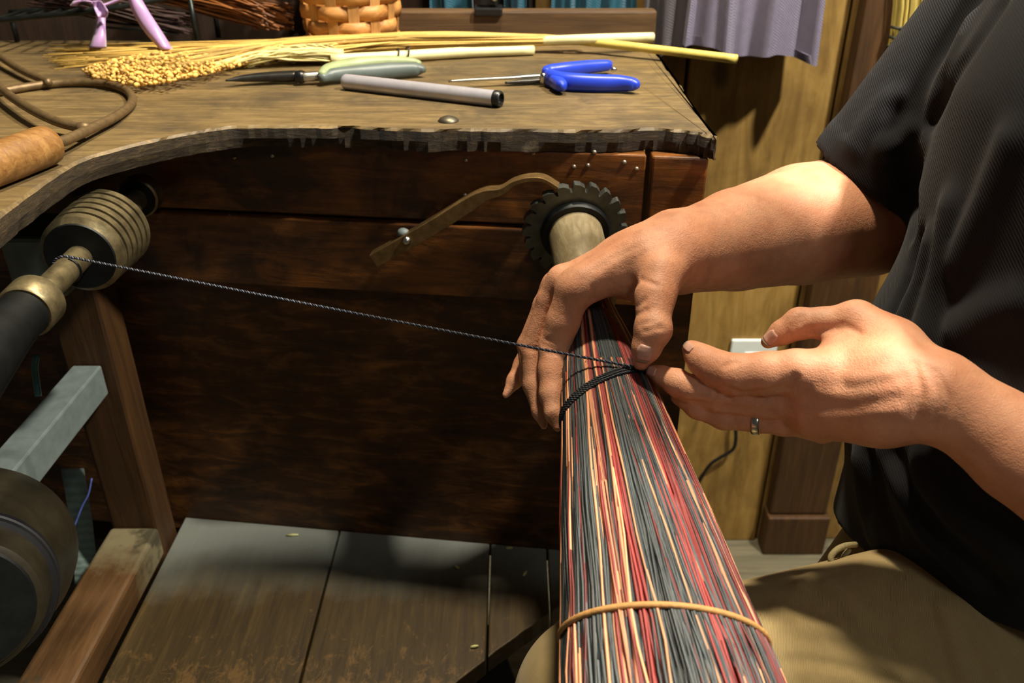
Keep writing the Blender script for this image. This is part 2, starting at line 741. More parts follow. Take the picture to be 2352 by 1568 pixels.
mb.bbox((0.47, WALL_Y - 0.04, FLOOR_Z), (0.584, WALL_Y - 0.001, FLOOR_Z + 0.088))
part('base_block', mb, M['post'], post, bevel=0.003)

# ------------------------------------------------------------------ the bench
bench = thing('workbench', 'dark old wooden broom winding bench with scooped worn top, plank apron and low deck', 'workbench', (0, 0.78, FLOOR_Z))
TOPZ, TOPT = 0.80, 0.020
front_px = [(-330, 850), (-150, 620), (0, 493), (50, 455), (116, 408), (184, 367), (272, 340), (354, 320), (442, 303), (544, 289), (680, 288), (800, 289), (930, 296), (1060, 296), (1142, 296), (1278, 298), (1400, 299), (1500, 294), (1580, 300), (1625, 309), (1646, 316)]
fp = smooth_path([PZ(px, py, TOPZ) for px, py in front_px], 190)
RB = PZ(1500, 106, TOPZ)
fr = [fp[-1] + (RB - fp[-1]) * u for u in np.linspace(0, 1, 40)][1:]
outline = fp + fr + [np.array([RB[0], 1.2, TOPZ]), np.array([-0.95, 1.2, TOPZ]), np.array([-0.95, fp[0][1], TOPZ])]
no = len(outline)
nf = len(fp)
rng = np.random.RandomState(3)


def jit(n, amp, sm):
    a = rng.randn(n + 40)
    k = np.ones(sm) / sm
    a = np.convolve(a, k, 'same')[20:20 + n]
    return a / (a.std() + 1e-9) * amp


rough_w = np.concatenate([np.interp(np.arange(nf), [0, 60, 90, nf], [0.15, 0.2, 1, 1]), np.ones(no - nf)])
j1, j2, j3 = jit(no, 0.0012, 2) * rough_w, jit(no, 0.0011, 3) * rough_w, jit(no, 0.0016, 3) * rough_w
cen = np.mean(outline, axis=0)
levels = [(0.0, 0.0015, j1), (-0.0022, -0.0005, j2), (-0.011, -0.001, j2), (-TOPT, 0.0012, j3)]
vs = []
outn = []
for i in range(no):
    t = nrm(outline[(i + 1) % no] - outline[i - 1])
    outn.append(np.array([t[1], -t[0], 0]))
for dz, ins, jj in levels:
    for i in range(no):
        vs.append(outline[i] - outn[i] * (ins + jj[i]) + np.array([0, 0, dz]))
tb = MB()
fs = []
for k in range(3):
    for i in range(no):
        j = (i + 1) % no
        fs.append((k * no + j, k * no + i, (k + 1) * no + i, (k + 1) * no + j))
# top and underside: each front point is joined straight back to a point on the back edge
nq = nf + len(fr)
base = len(vs)
turn = max(i for i in range(nf) if fp[i][1] < 0.60)
for lev in (0, 3):
    for i in range(nq):
        z = vs[lev * no + i][2]
        if i <= turn:
            vs.append(np.array([-0.95, fp[0][1] + (1.2 - fp[0][1]) * i / turn, z]))
        elif i < nf:
            vs.append(np.array([-0.95 + (RB[0] + 0.95) * (i - turn) / (nf - turn), 1.2, z]))
        else:
            vs.append(np.array([RB[0], 1.2, z]))
nside = len(fs)
for li, lev in enumerate((0, 3)):
    o = base + li * nq
    for i in range(nq - 1):
        q = (lev * no + i, lev * no + i + 1, o + i + 1, o + i)
        fs.append(q if lev == 0 else q[::-1])
tb.add(vs, fs)
M['top'], M['edge'] = top_mat(), edge_mat()
top = part('bench_top', tb, [M['top'], M['edge']], bench)
for p in top.data.polygons:
    p.material_index = 0 if nside <= p.index < nside + nq - 1 or p.index < no else 1

# domed bolt in the top
c = PZ(1030, 278, TOPZ)
mb = MB()
mb.lathe(c - UZ * 0.001, c + UZ, [(0, 0.0098), (0.0018, 0.0096), (0.0038, 0.0078), (0.0052, 0.0045), (0.0058, 0.001)], 20)
part('carriage_bolt', mb, M['bolt'], bench, smooth=True)


def fbox(mbx, x0, x1, z0, z1, off0, off1):
    """a board along the bench front: off = distance behind the front line"""
    pts = [np.array([x0, FY(x0) + off0, z0]), np.array([x1, FY(x1) + off0, z0]), np.array([x1, FY(x1) + off1, z0]), np.array([x0, FY(x0) + off1, z0])]
    mbx.prism(pts, (0, 0, z1 - z0))


ztop = TOPZ - TOPT - 0.001
zs1 = PF(900, 504)[2]
zs2 = PF(900, 669)[2]
mb = MB(); fbox(mb, -0.94, 0.1195, zs1 + 0.0012, ztop, 0.014, 0.036)
ap1 = part('apron_board', mb, M['apron'], bench, bevel=0.0015)
mb = MB(); fbox(mb, -0.94, 0.1195, zs2, zs1 - 0.003, 0.0105, 0.036)
part('apron_board', mb, M['apron'], bench, bevel=0.0015)
mb = MB(); fbox(mb, 0.1245, 0.173, FLOOR_Z, ztop, 0.012, 0.06)
part('leg', mb, M['apron'], bench, bevel=0.002)
DZ = 0.29
mb = MB(); fbox(mb, -0.94, 0.124, DZ - 0.02, zs2 + 0.02, 0.037, 0.05)
part('back_panel', mb, M['panel'], bench, bevel=0.001)
lp = W(256, 1207, 0.9966)
mb = MB(); mb.bbox((-0.468, 0.768, FLOOR_Z), (-0.414, 0.812, ztop))
part('leg', mb, M['post'], bench, bevel=0.004)


def rail_mat():
    t = NT('worn rail with painted light')
    g = t.noise(t.coord((16, 1.5, 16)), 6, 7, 0.7, 0.4)
    col = t.ramp(g, [(0.25, (58, 38, 18)), (0.55, (92, 64, 34)), (0.8, (120, 90, 54))])
    tc = t.n('ShaderNodeTexCoord')
    sx = t.n('ShaderNodeSeparateXYZ')
    t.l(tc.outputs['Object'], sx.inputs[0])
    wob = t.noise(t.coord(), 22, 6, 0.7)
    d = t.math('ADD', sx.outputs[1], t.math('MULTIPLY', t.math('SUBTRACT', wob, 0.5), 0.12))
    f = t.ramp(t.math('ADD', d, 0.14), [(0.05, (0, 0, 0, 1)), (0.10, (1, 1, 1, 1))])
    col = t.mix(t.math('MULTIPLY', f, 0.75), col, lin((142, 132, 98)))  # light on the end by the post, put into the colour as a paler tone
    n4 = t.noise(t.coord(), 16, 4, 0.6)
    col = t.mix(t.math('MULTIPLY', t.ramp(n4, [(0.56, (0, 0, 0, 1)), (0.64, (1, 1, 1, 1))]), 0.8), col, lin((52, 48, 34)))
    t.bump(g, 0.3, 0.0015)
    return t.out(col, 0.55, 0, 0.4)


M['rail'] = rail_mat()
mb = MB(); mb.bbox((-0.468, 0.30, DZ), (-0.412, 0.767, DZ + 0.04))
part('side_rail', mb, M['rail'], bench, bevel=0.004)
# deck planks with the cut-away front
M['deck'] = None


def deck_front(x):
    return float(np.interp(x, [-0.6, -0.16, -0.10, -0.059, 0.0, 0.055, 0.12, 0.2], [0.34, 0.40, 0.52, 0.581, 0.637, 0.687, 0.715, 0.73]))


M['deck'] = deck_mat()
dj = [-0.411, -0.212, -0.026, 0.042, 0.123]
for a, b in zip(dj[:-1], dj[1:]):
    a2, b2 = a + 0.0012, b - 0.0012
    xs = np.linspace(a2, b2, 8)
    poly = [np.array([x, deck_front(x) + RN.uniform(-.001, .001), DZ]) for x in xs] + [np.array([b2, FY(b2) + 0.0365, DZ]), np.array([a2, FY(a2) + 0.0365, DZ])]
    mb = MB()
    mb.prism(poly[::-1], (0, 0, -0.024))
    part('plank', mb, M['deck'], bench, bevel=0.0015)
mb = MB(); mb.bbox((-0.47, 0.44, DZ - 0.07), (-0.10, 0.47, DZ - 0.0245))
part('deck_bearer', mb, M['panel'], bench)
# back rail with ledge
mb = MB(); mb.bbox((-0.152, 1.166, TOPZ), (0.187, 1.192, 0.8425))
M['rail2'] = wood('back rail', (52, 36, 20), (78, 56, 32), (104, 78, 46), 0, 1.0, 0.6, 0.4)
part('back_rail', mb, M['rail2'], bench, bevel=0.003)
# nails and nicks in the apron
for px, py in [(625, 358), (538, 362), (527, 497), (1068, 448), (1070, 368), (1225, 352), (1365, 350), (1434, 373), (1462, 388), (1318, 383), (1350, 380), (1215, 345)]:
    c = PF(px, py, 0.0138 if py < 505 else 0.0103)
    mb = MB()
    mb.lathe(c - FN * 0.001, c + FN, [(0, 0.0022), (0.0014, 0.0021), (0.0022, 0.0012), (0.0024, 0.0002)], 10)
    part('nail_head', mb, M['nail'], ap1, smooth=True)
# ------------------------------------------------------------------ the person
def skin_mat():
    t = NT('skin')
    v = t.coord()
    n1 = t.noise(v, 30, 4, 0.6)
    col = t.ramp(n1, [(0.3, (205, 138, 102)), (0.7, (224, 164, 128))])
    n2 = t.noise(v, 75, 7, 0.75)
    col = t.mix(t.math('MULTIPLY', t.ramp(n2, [(0.5, (0, 0, 0, 1)), (0.8, (1, 1, 1, 1))]), 0.30), col, lin((166, 104, 78)))
    # grime rubbed into the hands only (towards the working end of the arms)
    n3 = t.noise(v, 22, 6, 0.7)
    sx = t.n('ShaderNodeSeparateXYZ')
    tc = t.n('ShaderNodeTexCoord')
    t.l(tc.outputs['Object'], sx.inputs[0])
    hand = t.ramp(t.math('ADD', sx.outputs[0], 0.5), [(0.30, (1, 1, 1, 1)), (0.40, (0, 0, 0, 1))])
    gr = t.ramp(n3, [(0.45, (0, 0, 0, 1)), (0.7, (1, 1, 1, 1))])
    col = t.mix(t.math('MULTIPLY', t.math('MULTIPLY', gr, hand), 0.42), col, lin((118, 92, 70)))
    vo = t.n('ShaderNodeTexVoronoi')
    vo.inputs['Scale'].default_value = 900
    t.l(v, vo.inputs['Vector'])
    fine = t.noise(v, 320, 4, 0.7)
    h = t.math('ADD', t.math('MULTIPLY', vo.outputs['Distance'], 0.5), fine)
    w2 = t.noise(t.coord((1, 1, 1)), 120, 6, 0.7, 1.5)
    h = t.math('ADD', h, t.math('MULTIPLY', w2, 1.1))
    t.bump(h, 0.36, 0.0010)
    m = t.out(col, 0.52, 0, 0.4)
    t.b.inputs['Subsurface Weight'].default_value = 0.12
    t.b.inputs['Subsurface Radius'].default_value = (1.0, 0.35, 0.2)
    t.b.inputs['Subsurface Scale'].default_value = 0.004
    return m


M['skin'] = skin_mat()
M['nailskin'] = plain('finger nail', (206, 160, 140), 0.3, 0, 0.15, 200, 0.0)
M['nailtip'] = plain('grubby nail tip', (150, 146, 128), 0.35, 0, 0.2, 300, 0.0)
M['shirt'] = cloth('black shirt knit', (24, 24, 27), 1150, 0.2, 0.3, 0.95, 0.6, 0.05)
M['khaki'] = cloth('khaki twill', (152, 132, 90), 2200, 0.12, 0.3, 0.9, 0.4, 0.1)
M['shoe'] = plain('dark shoe leather', (38, 34, 30), 0.5)
M['silver'] = plain('silver', (200, 200, 190), 0.22, 1.0, 0.1, 60, 0.05)


def J(px, py, d, rpx):
    """a joint: pixel, depth and radius in pixels"""
    return (W(px, py, d), rpx * d / FPX)


# right arm (reaching across, hand over the broom)
RE = J(1988, 492, 0.765, 140)
RM = J(1840, 516, 0.728, 137)
RM2 = J(1690, 551, 0.692, 116)
RW = J(1562, 582, 0.656, 93)
RSH = (W(2560, -140, 0.63), 0.048)
R_arm = [RSH, RE]
R_fore = [RE, RM, RM2, RW]
R_palm = [
    [J(1548, 574, 0.652, 84), J(1490, 590, 0.645, 70), J(1345, 652, 0.640, 40)],
    [J(1540, 566, 0.660, 74), J(1440, 590, 0.658, 52), J(1298, 645, 0.659, 34)],
    [J(1535, 570, 0.672, 66), J(1420, 600, 0.676, 48), J(1279, 655, 0.678, 30)],
    [J(1535, 580, 0.680, 60), J(1420, 620, 0.688, 46), J(1270, 670, 0.692, 26)],
    [J(1545, 590, 0.640, 70), J(1518, 630, 0.622, 46), J(1505, 680, 0.612, 40)],
    [J(1430, 640, 0.655, 36), J(1465, 672, 0.638, 24)],
]
R_fing = [
    [J(1505, 682, 0.612, 41), J(1501, 722, 0.606, 38), J(1500, 756, 0.602, 43), J(1484, 800, 0.604, 33), J(1472, 832, 0.608, 19)],
    [J(1345, 652, 0.643, 40), J(1318, 666, 0.641, 41), J(1293, 738, 0.648, 38), J(1273, 798, 0.654, 36), J(1268, 850, 0.650, 31), J(1267, 905, 0.644, 28), J(1272, 950, 0.637, 21), J(1280, 982, 0.632, 10)],
    [J(1290, 644, 0.657, 34), J(1262, 690, 0.664, 29), J(1224, 804, 0.672, 28), J(1226, 885, 0.667, 24), J(1240, 945, 0.660, 18), J(1249, 978, 0.655, 9)],
    [J(1276, 655, 0.676, 29), J(1250, 700, 0.680, 25), J(1209, 792, 0.686, 21), J(1214, 870, 0.682, 19), J(1236, 940, 0.670, 11)],
    [J(1268, 668, 0.692, 25), J(1240, 740, 0.702, 21), J(1202, 838, 0.706, 22), J(1182, 874, 0.702, 18), J(1162, 906, 0.698, 9)],
]
# left arm (near, pinching the cord)
LW = J(2158, 906, 0.532, 88)
LE = (np.array([0.43, 0.30, 0.64]), 0.043)
LM = J(2352, 1038, 0.515, 120)
LSH = (np.array([0.46, 0.37, 0.95]), 0.06)
L_fore = [LE, LM, LW]
L_arm = [LSH, LE]
L_palm = [
    [J(2150, 900, 0.533, 85), J(2040, 868, 0.545, 88), J(1880, 868, 0.562, 60)],
    [J(2150, 915, 0.533, 85), J(2030, 915, 0.545, 88), J(1870, 925, 0.564, 56)],
    [J(2140, 930, 0.535, 80), J(2020, 945, 0.548, 72), J(1870, 966, 0.567, 44)],
    [J(2140, 880, 0.540, 66), J(2055, 800, 0.556, 60), J(1972, 744, 0.572, 45)],
    [J(2000, 830, 0.555, 55), J(1930, 810, 0.565, 45)],
]
L_fing = [
    [J(2040, 790, 0.558, 52), J(1962, 737, 0.572, 42), J(1890, 741, 0.580, 35), J(1836, 743, 0.587, 36), J(1796, 764, 0.592, 28), J(1764, 784, 0.596, 17)],
    [J(1900, 862, 0.556, 60), J(1830, 852, 0.560, 50), J(1760, 857, 0.567, 49), J(1690, 860, 0.575, 47), J(1645, 845, 0.583, 41), J(1614, 827, 0.589, 36), J(1594, 808, 0.594, 25), J(1584, 797, 0.596, 15)],
    [J(1870, 920, 0.568, 50), J(1760, 922, 0.581, 40), J(1650, 908, 0.591, 38), J(1592, 893, 0.596, 33), J(1555, 878, 0.603, 31), J(1520, 862, 0.609, 22), J(1500, 853, 0.612, 15)],
    [J(1868, 966, 0.574, 42), J(1800, 972, 0.582, 28), J(1740, 968, 0.588, 25), J(1662, 958, 0.597, 28), J(1600, 938, 0.600, 23), J(1555, 912, 0.610, 16)],
    [J(1890, 985, 0.572, 34), J(1810, 962, 0.590, 24), J(1760, 935, 0.602, 20), J(1800, 915, 0.605, 15)],
]
SPINE = [((0.42, 0.52, 0.52), 0.055), ((0.43, 0.52, 0.90), 0.055)]


def prune(P, js, pad):
    return js


def f_hand(P, palm, fings, kf, fore):
    d = chain(P, fore, 0.004)
    pal = None
    for js in palm:
        c = chain(P, js, 0.010)
        pal = c if pal is None else smin(pal, c, 0.010)
    d = smin(d, pal, 0.010)
    out = d.copy()
    for js, kk in zip(fings, kf):
        m = within(P, grow(js, 0.03))
        if m.any():
            fg = chain(P[m], js, 0.0035)
            out[m] = smin(out[m], smin(fg, d[m], kk), 0.0007)
    return out


def f_right(P):
    return f_hand(P, R_palm, R_fing, (0.010, 0.010, 0.008, 0.008, 0.006), R_fore)


def f_left(P):
    return f_hand(P, L_palm, L_fing, (0.010, 0.006, 0.006, 0.006, 0.005), L_fore)


# creases (grooves) found on the surface under the photo's lines
R_cr = on_surface(f_right, [
    [(1365, 705), (1362, 660)], [(1462, 705), (1480, 690)], [(1460, 722), (1485, 712)], [(1478, 760), (1520, 752)], [(1470, 745), (1500, 738)],
    [(1245, 790), (1270, 800)], [(1256, 808), (1285, 812)], [(1250, 780), (1280, 785)],
    [(1212, 800), (1228, 803)], [(1440, 665), (1465, 650)], [(1470, 640), (1510, 655)],
])
L_cr = on_surface(f_left, [
    [(1700, 905), (1765, 898), (1805, 890), (1825, 868)], [(1572, 922), (1640, 930), (1700, 940), (1770, 945)],
    [(1832, 728), (1822, 750)], [(1845, 726), (1840, 742)], [(1570, 845), (1590, 858)], [(1665, 890), (1680, 920)], [(1650, 892), (1640, 915)],
    [(2100, 830), (2118, 900), (2108, 960)], [(2130, 840), (2160, 905), (2145, 985)], [(2150, 850), (2182, 915), (2165, 985)], [(1685, 960), (1690, 985)],
    [(1935, 742), (1975, 765)], [(1665, 840), (1690, 830)],
])
L_deep = on_surface(f_left, [[(1660, 890), (1705, 905), (1765, 899), (1805, 890), (1826, 866)], [(1585, 924), (1640, 932), (1700, 942), (1770, 946)], [(1855, 762), (1930, 750)]])
R_vein = on_surface(f_right, [[(1480, 570), (1420, 600), (1375, 632)], [(1470, 555), (1400, 585), (1335, 622)], [(1440, 555), (1370, 590), (1300, 622)]])
L_vein = on_surface(f_left, [[(2060, 940), (1960, 960), (1890, 960)], [(2060, 890), (1960, 910), (1880, 905)], [(2040, 860), (1960, 870)]])


def box_of(groups):
    bs = [grow(js, 0.05) for js in groups]
    return np.min([b[0] for b in bs], 0), np.max([b[1] for b in bs], 0)


BBR = box_of(R_palm + R_fing + [R_fore])
BBL = box_of(L_palm + L_fing + [L_fore])


def f_body(P):
    d = np.full(len(P), 0.2)
    for fn, bb in ((f_right, BBR), (f_left, BBL)):
        m = within(P, bb)
        if m.any():
            d[m] = np.minimum(d[m], fn(P[m]))
    near = np.abs(d) < 0.02
    if near.any():
        Q = P[near]
        g = np.minimum(lines_dist(Q, R_cr), lines_dist(Q, L_cr))
        g2 = lines_dist(Q, L_deep)
        d[near] += 0.0034 * np.exp(-(g2 / 0.0024) ** 2)
        v = np.minimum(lines_dist(Q, R_vein), lines_dist(Q, L_vein))
        d[near] += 0.0020 * np.exp(-(g / 0.0017) ** 2) - 0.0012 * np.exp(-(v / 0.0045) ** 2)
    up = np.minimum(chain(P, R_arm, 0.004), chain(P, L_arm, 0.004))
    up = smin(up, chain(P, [RSH, LSH], 0.02), 0.03)
    up = smin(up, chain(P, SPINE, 0.02), 0.03)
    return smin(d, up, 0.006)


person = thing('person', 'seated person in black shirt and khaki trousers tying cord around a broom', 'person', (0.40, 0.5, FLOOR_Z))
pos, quads = mesh_sdf(f_body, (-0.03, 0.25, 0.44), (0.56, 0.82, 1.02), 0.0016)
# head and neck, meshed more coarsely and kept in the same body mesh
HF, HU = nrm([-0.86, 0.0, -0.50]), nrm([-0.50, 0.0, 0.86])
HS = np.cross(HU, HF)
HC = np.array([0.365, 0.53, 1.20])


def f_head(P):
    Q = np.stack([(P - HC) @ HF, (P - HC) @ HS, (P - HC) @ HU], 1)
    d = ellip(Q, (0.0, 0, 0.035), (0.098, 0.077, 0.092))
    d = smin(d, ellip(Q, (0.034, 0, -0.055), (0.060, 0.055, 0.062)), 0.03)
    d = smin(d, cap(Q, (0.094, 0, 0.012), (0.112, 0, -0.026), 0.009, 0.014), 0.012)
    d = smin(d, cap(Q, (0.078, -0.035, 0.030), (0.078, 0.035, 0.030), 0.018, 0.018), 0.02)
    d = smin(d, cap(Q, (0.086, -0.016, -0.058), (0.086, 0.016, -0.058), 0.008, 0.008), 0.01)
    for sd in (-1, 1):
        d = smin(d, ellip(Q, (-0.008, sd * 0.079, -0.005), (0.024, 0.010, 0.032)), 0.006)
        d = smax(d, -ellip(Q, (0.096, sd * 0.032, 0.008), (0.012, 0.016, 0.009)), 0.006)
    d = smax(d, -cap(Q, (0.096, -0.024, -0.058), (0.096, 0.024, -0.058), 0.0022, 0.0022), 0.002)
    return smin(d, cap(P, HC - HU * 0.06 - HF * 0.03, (0.445, 0.53, 0.90), 0.055, 0.060), 0.03)


pos = relax(pos, quads, 2)
hp, hq = mesh_sdf(f_head, (0.20, 0.38, 0.80), (0.56, 0.68, 1.38), 0.0045)
quads = np.concatenate([quads, hq + len(pos)])
pos = np.concatenate([pos, relax(hp, hq, 1)])
body = sdf_part('body', pos, quads, M['skin'], person, it=0)
M['hair'] = plain('brown hair', (52, 36, 24), 0.6, 0, 0.4, 300, 0.5)


def f_hair(P):
    Q = np.stack([(P - HC) @ HF, (P - HC) @ HS, (P - HC) @ HU], 1)
    d = ellip(Q, (-0.006, 0, 0.040), (0.104, 0.086, 0.100))
    d = smax(d, Q[:, 0] * 0.8 - Q[:, 2] * 0.6 - 0.022, 0.008)
    return smax(d, -(Q[:, 2] + 0.045), 0.01)


hp, hq = mesh_sdf(f_hair, (0.20, 0.38, 1.02), (0.56, 0.68, 1.38), 0.0045)
sdf_part('hair', hp, hq, M['hair'], person, 'short brown hair', 1)
M['eye'] = plain('eye white', (220, 216, 206), 0.2, 0, 0.03, 40, 0)
for sd in (-1, 1):
    mb = MB(); mb.ell(HC + HF * 0.076 + HS * sd * 0.032 + HU * 0.008, 0.0125, None, 14, 8)
    part('eye', mb, M['eye'], person, smooth=True)


# finger nails
def nail(fn, px, py, axis_px, wid, ln, nv_px, dirty=0.3):
    c = hit(fn, [(px, py)])[0]
    e = 0.0006
    g = nrm([fn(np.array([c + np.eye(3)[i] * e]))[0] - fn(np.array([c - np.eye(3)[i] * e]))[0] for i in range(3)])
    c2 = hit(fn, [(axis_px[0], axis_px[1])])[0]
    a = nrm((c2 - c) - g * (c2 - c).dot(g))
    b = np.cross(g, a)
    grid = []
    for i in range(9):
        u = -1 + 2 * i / 8
        row = []
        for j in range(7):
            w = -1 + 2 * j / 6
            ww = wid * (1 - 0.35 * max(0, abs(u) - 0.6) / 0.4)
            q = c + a * u * ln + b * w * ww
            for _ in range(6):
                s = fn(np.array([q]))[0]
                q = q - g * (s - 0.0002) * 0.8
            row.append(q)
        grid.append(row)
    for nm, sl, mt in (('nail', slice(0, 8), M['nailskin']), ('nail_tip', slice(7, 9), M['nailtip'])):
        m2 = MB()
        m2.sheet(grid[sl], 0.0007)
        part(nm, m2, mt, body, 'grubby nail edge' if nm == 'nail_tip' else 'pale fingernail', smooth=True)


nail(f_right, 1478, 815, (1474, 838), 0.0052, 0.0068, None)
nail(f_left, 1768, 776, (1756, 786), 0.0042, 0.0058, None)
nail(f_left, 1580, 796, (1577, 782), 0.0030, 0.0050, None)
nail(f_left, 1494, 852, (1486, 846), 0.0036, 0.0048, None)

# ring
rc, rd = W(1737, 968, 0.5883), nrm(W(1662, 958, 0.597) - W(1800, 972, 0.582))
mb = MB()
rr = 25.6 * 0.5883 / FPX
mb.lathe(rc - rd * 0.0026, rc + rd, [(0, rr + 0.0003), (0, rr + 0.0011), (0.0008, rr + 0.0017), (0.0044, rr + 0.0017), (0.0052, rr + 0.0011), (0.0052, rr + 0.0003)], 40, closed=True)
part('finger_ring', mb, M['silver'], person, 'silver band with dark stripe on finger', smooth=True)

# ------------------------------------------------------------------ black shirt
TX = 0.415
cuffC = W(2000, 420, 0.742)
armd = nrm(RE[0] - RSH[0])
cuffN = armd


def f_torso(P):
    Q = P.copy()
    ry = 0.135 / 0.18
    Q[:, 1] = 0.54 + (P[:, 1] - 0.54) * ry
    d = cap(Q, (TX, 0.54, 0.44), (TX + 0.01, 0.54, 0.86), 0.132, 0.130)
    d = smin(d, ellip(P, (TX - 0.005, 0.53, 0.63), (0.138, 0.185, 0.13)), 0.04)
    d = smin(d, cap(P, (0.44, 0.40, 0.95), (0.44, 0.66, 0.95), 0.075, 0.075), 0.06)
    return d


def f_sleeveR(P):
    s = RSH[0]
    e = cuffC + armd * 0.02
    c = cap(P, s, e, 0.086, 0.0575)
    # the turned hem stands a little proud
    q = (P - cuffC) @ cuffN
    c = c - 0.0014 * (1 / (1 + np.exp(-(q + 0.024) / 0.0012)))
    return smax(c, q, 0.002)


cuffL = LSH[0] + (LE[0] - LSH[0]) * 0.62
armdL = nrm(LE[0] - LSH[0])


def f_sleeveL(P):
    c = cap(P, LSH[0], cuffL + armdL * 0.02, 0.078, 0.056)
    return smax(c, (P - cuffL) @ armdL, 0.002)


def f_shirt0(P):
    d = smin(f_torso(P), f_sleeveR(P), 0.012)
    return smin(d, f_sleeveL(P), 0.015)


hemP = [np.array([0.28, 0.54, 0.507]), np.array([0.3365, 0.40, 0.560])]


def hem_d(P):
    return 0.505 + (0.55 - P[:, 1]) * 0.40 - P[:, 2]


ridge = on_surface(f_shirt0, [
    [(2035, 1040), (2075, 1130), (2130, 1220), (2230, 1310)],
    [(1975, 1060), (1985, 1150), (2010, 1230)],
    [(2120, 1090), (2200, 1180), (2320, 1260)],
    [(2140, 560), (2120, 640), (2070, 740)],
    [(2230, 60), (2160, 200), (2125, 330)],
    [(2090, 300), (2060, 330), (2030, 340)],
    [(2200, 760), (2280, 720), (2340, 700)],
    [(2180, 480), (2160, 620), (2120, 760)],
    [(2320, 330), (2260, 480), (2200, 600)],
    [(2040, 240), (2000, 290), (1970, 330)],
], 4)
groove = on_surface(f_shirt0, [
    [(2055, 1050), (2100, 1150), (2160, 1230), (2280, 1340)],
    [(2005, 1050), (2020, 1140), (2045, 1210)],
    [(2235, 0), (2150, 130), (2110, 220), (2100, 300), (2098, 400), (2096, 520)],
    [(2290, 20), (2190, 170), (2145, 280)],
    [(2110, 560), (2092, 640), (2045, 745)],
    [(2060, 250), (2075, 330), (2090, 400)],
], 4)
hemline = on_surface(f_shirt0, [[(1945, 306), (1985, 330), (2030, 365), (2094, 425)]], 5)


def f_shirt(P):
    d = f_shirt0(P)
    near = np.abs(d) < 0.03
    if near.any():
        Q = P[near]
        d[near] += 0.008 * np.exp(-(lines_dist(Q, groove) / 0.009) ** 2) - 0.008 * np.exp(-(lines_dist(Q, ridge) / 0.012) ** 2)
        d[near] += 0.0016 * np.exp(-(lines_dist(Q, hemline) / 0.0022) ** 2)
    d = smax(d, hem_d(P), 0.004)
    # open cuff: room for the arm
    arm = cap(P, cuffC - armd * 0.012, cuffC + armd * 0.04, 0.0545, 0.0555)
    d = np.maximum(d, -arm)
    armL = cap(P, cuffL - armdL * 0.012, cuffL + armdL * 0.04, 0.053, 0.053)
    return np.maximum(d, -armL)


pos, quads = mesh_sdf(f_shirt, (0.23, 0.24, 0.42), (0.62, 0.80, 1.10), 0.0030)
sdf_part('shirt', pos, quads, M['shirt'], person, 'black short sleeved shirt')

# ------------------------------------------------------------------ trousers
HL, KL = np.array([0.385, 0.45, 0.485]), np.array([0.070, 0.418, 0.462])
HR, KR = np.array([0.43, 0.62, 0.46]), np.array([0.25, 0.52, 0.27])


def f_pants0(P):
    d = smin(cap(P, HL, KL, 0.096, 0.066), cap(P, KL, (0.085, 0.40, -0.04), 0.064, 0.05), 0.02)
    r = smin(cap(P, HR, KR, 0.088, 0.066), cap(P, KR, (0.22, 0.56, -0.04), 0.062, 0.05), 0.02)
    d = smin(d, r, 0.012)
    hips = ellip(P, (0.44, 0.54, 0.49), (0.120, 0.165, 0.095))
    return smin(d, hips, 0.03)


pg = on_surface(f_pants0, [
    [(2036, 1325), (2044, 1420), (2056, 1530)],
    [(2135, 1390), (2165, 1470), (2185, 1567)], [(2150, 1385), (2182, 1465), (2205, 1560)],
    [(1800, 1518), (1880, 1520), (1960, 1538), (2060, 1567)],
    [(1850, 1345), (1890, 1318), (1930, 1312)],
], 4)
pr = on_surface(f_pants0, [
    [(2160, 1395), (2190, 1470), (2215, 1560)], [(1840, 1350), (1870, 1322)], [(2200, 1400), (2260, 1480), (2300, 1560)],
    [(2060, 1480), (2110, 1530), (2140, 1565)], [(2020, 1500), (2080, 1550)],
    [(1790, 1400), (1850, 1440), (1930, 1450)], [(1900, 1345), (1960, 1400), (1990, 1470)],
], 4)


def f_pants(P):
    d = f_pants0(P)
    near = np.abs(d) < 0.02
    if near.any():
        Q = P[near]
        d[near] += 0.0030 * np.exp(-(lines_dist(Q, pg) / 0.0028) ** 2) - 0.006 * np.exp(-(lines_dist(Q, pr) / 0.006) ** 2)
    return d


pos, quads = mesh_sdf(f_pants, (-0.02, 0.30, -0.11), (0.60, 0.74, 0.62), 0.0032)
sdf_part('trousers', pos, quads, M['khaki'], person, 'khaki twill trousers')
# belt cord loop at the waist
mb = MB()
lc = [W(1958, 1322, 0.66), W(1935, 1310, 0.655), W(1915, 1296, 0.65), W(1908, 1280, 0.65), W(1922, 1262, 0.652), W(1945, 1252, 0.66), W(1965, 1250, 0.67)]
mb.tube(smooth_path(lc, 24), 0.0024, 8)
lc = [W(1948, 1320, 0.665), W(1935, 1300, 0.662), W(1938, 1280, 0.662), W(1950, 1262, 0.668)]
mb.tube(smooth_path(lc, 16), 0.0022, 8)
M['cordk'] = plain('khaki cord', (150, 136, 96), 0.85, 0, 0.2, 400, 0.3)
part('drawstring', mb, M['cordk'], person, 'pale loop of waist cord', smooth=True)
# shoes
for (x, y, dx) in ((0.085, 0.40, -0.6), (0.22, 0.56, -0.6)):
    mb = MB()
    a = nrm([-1, 0.05, 0])
    for sx_, zz, rr_ in ((0, 0.0, 0.045), (-0.06, -0.01, 0.043), (-0.12, -0.02, 0.038)):
        mb.ell((x + 0.02 + sx_, y, FLOOR_Z + 0.05 + zz), (0.075, 0.043, 0.05 + zz), None, 16, 9)
    part('shoe', mb, M['shoe'], person, smooth=True)
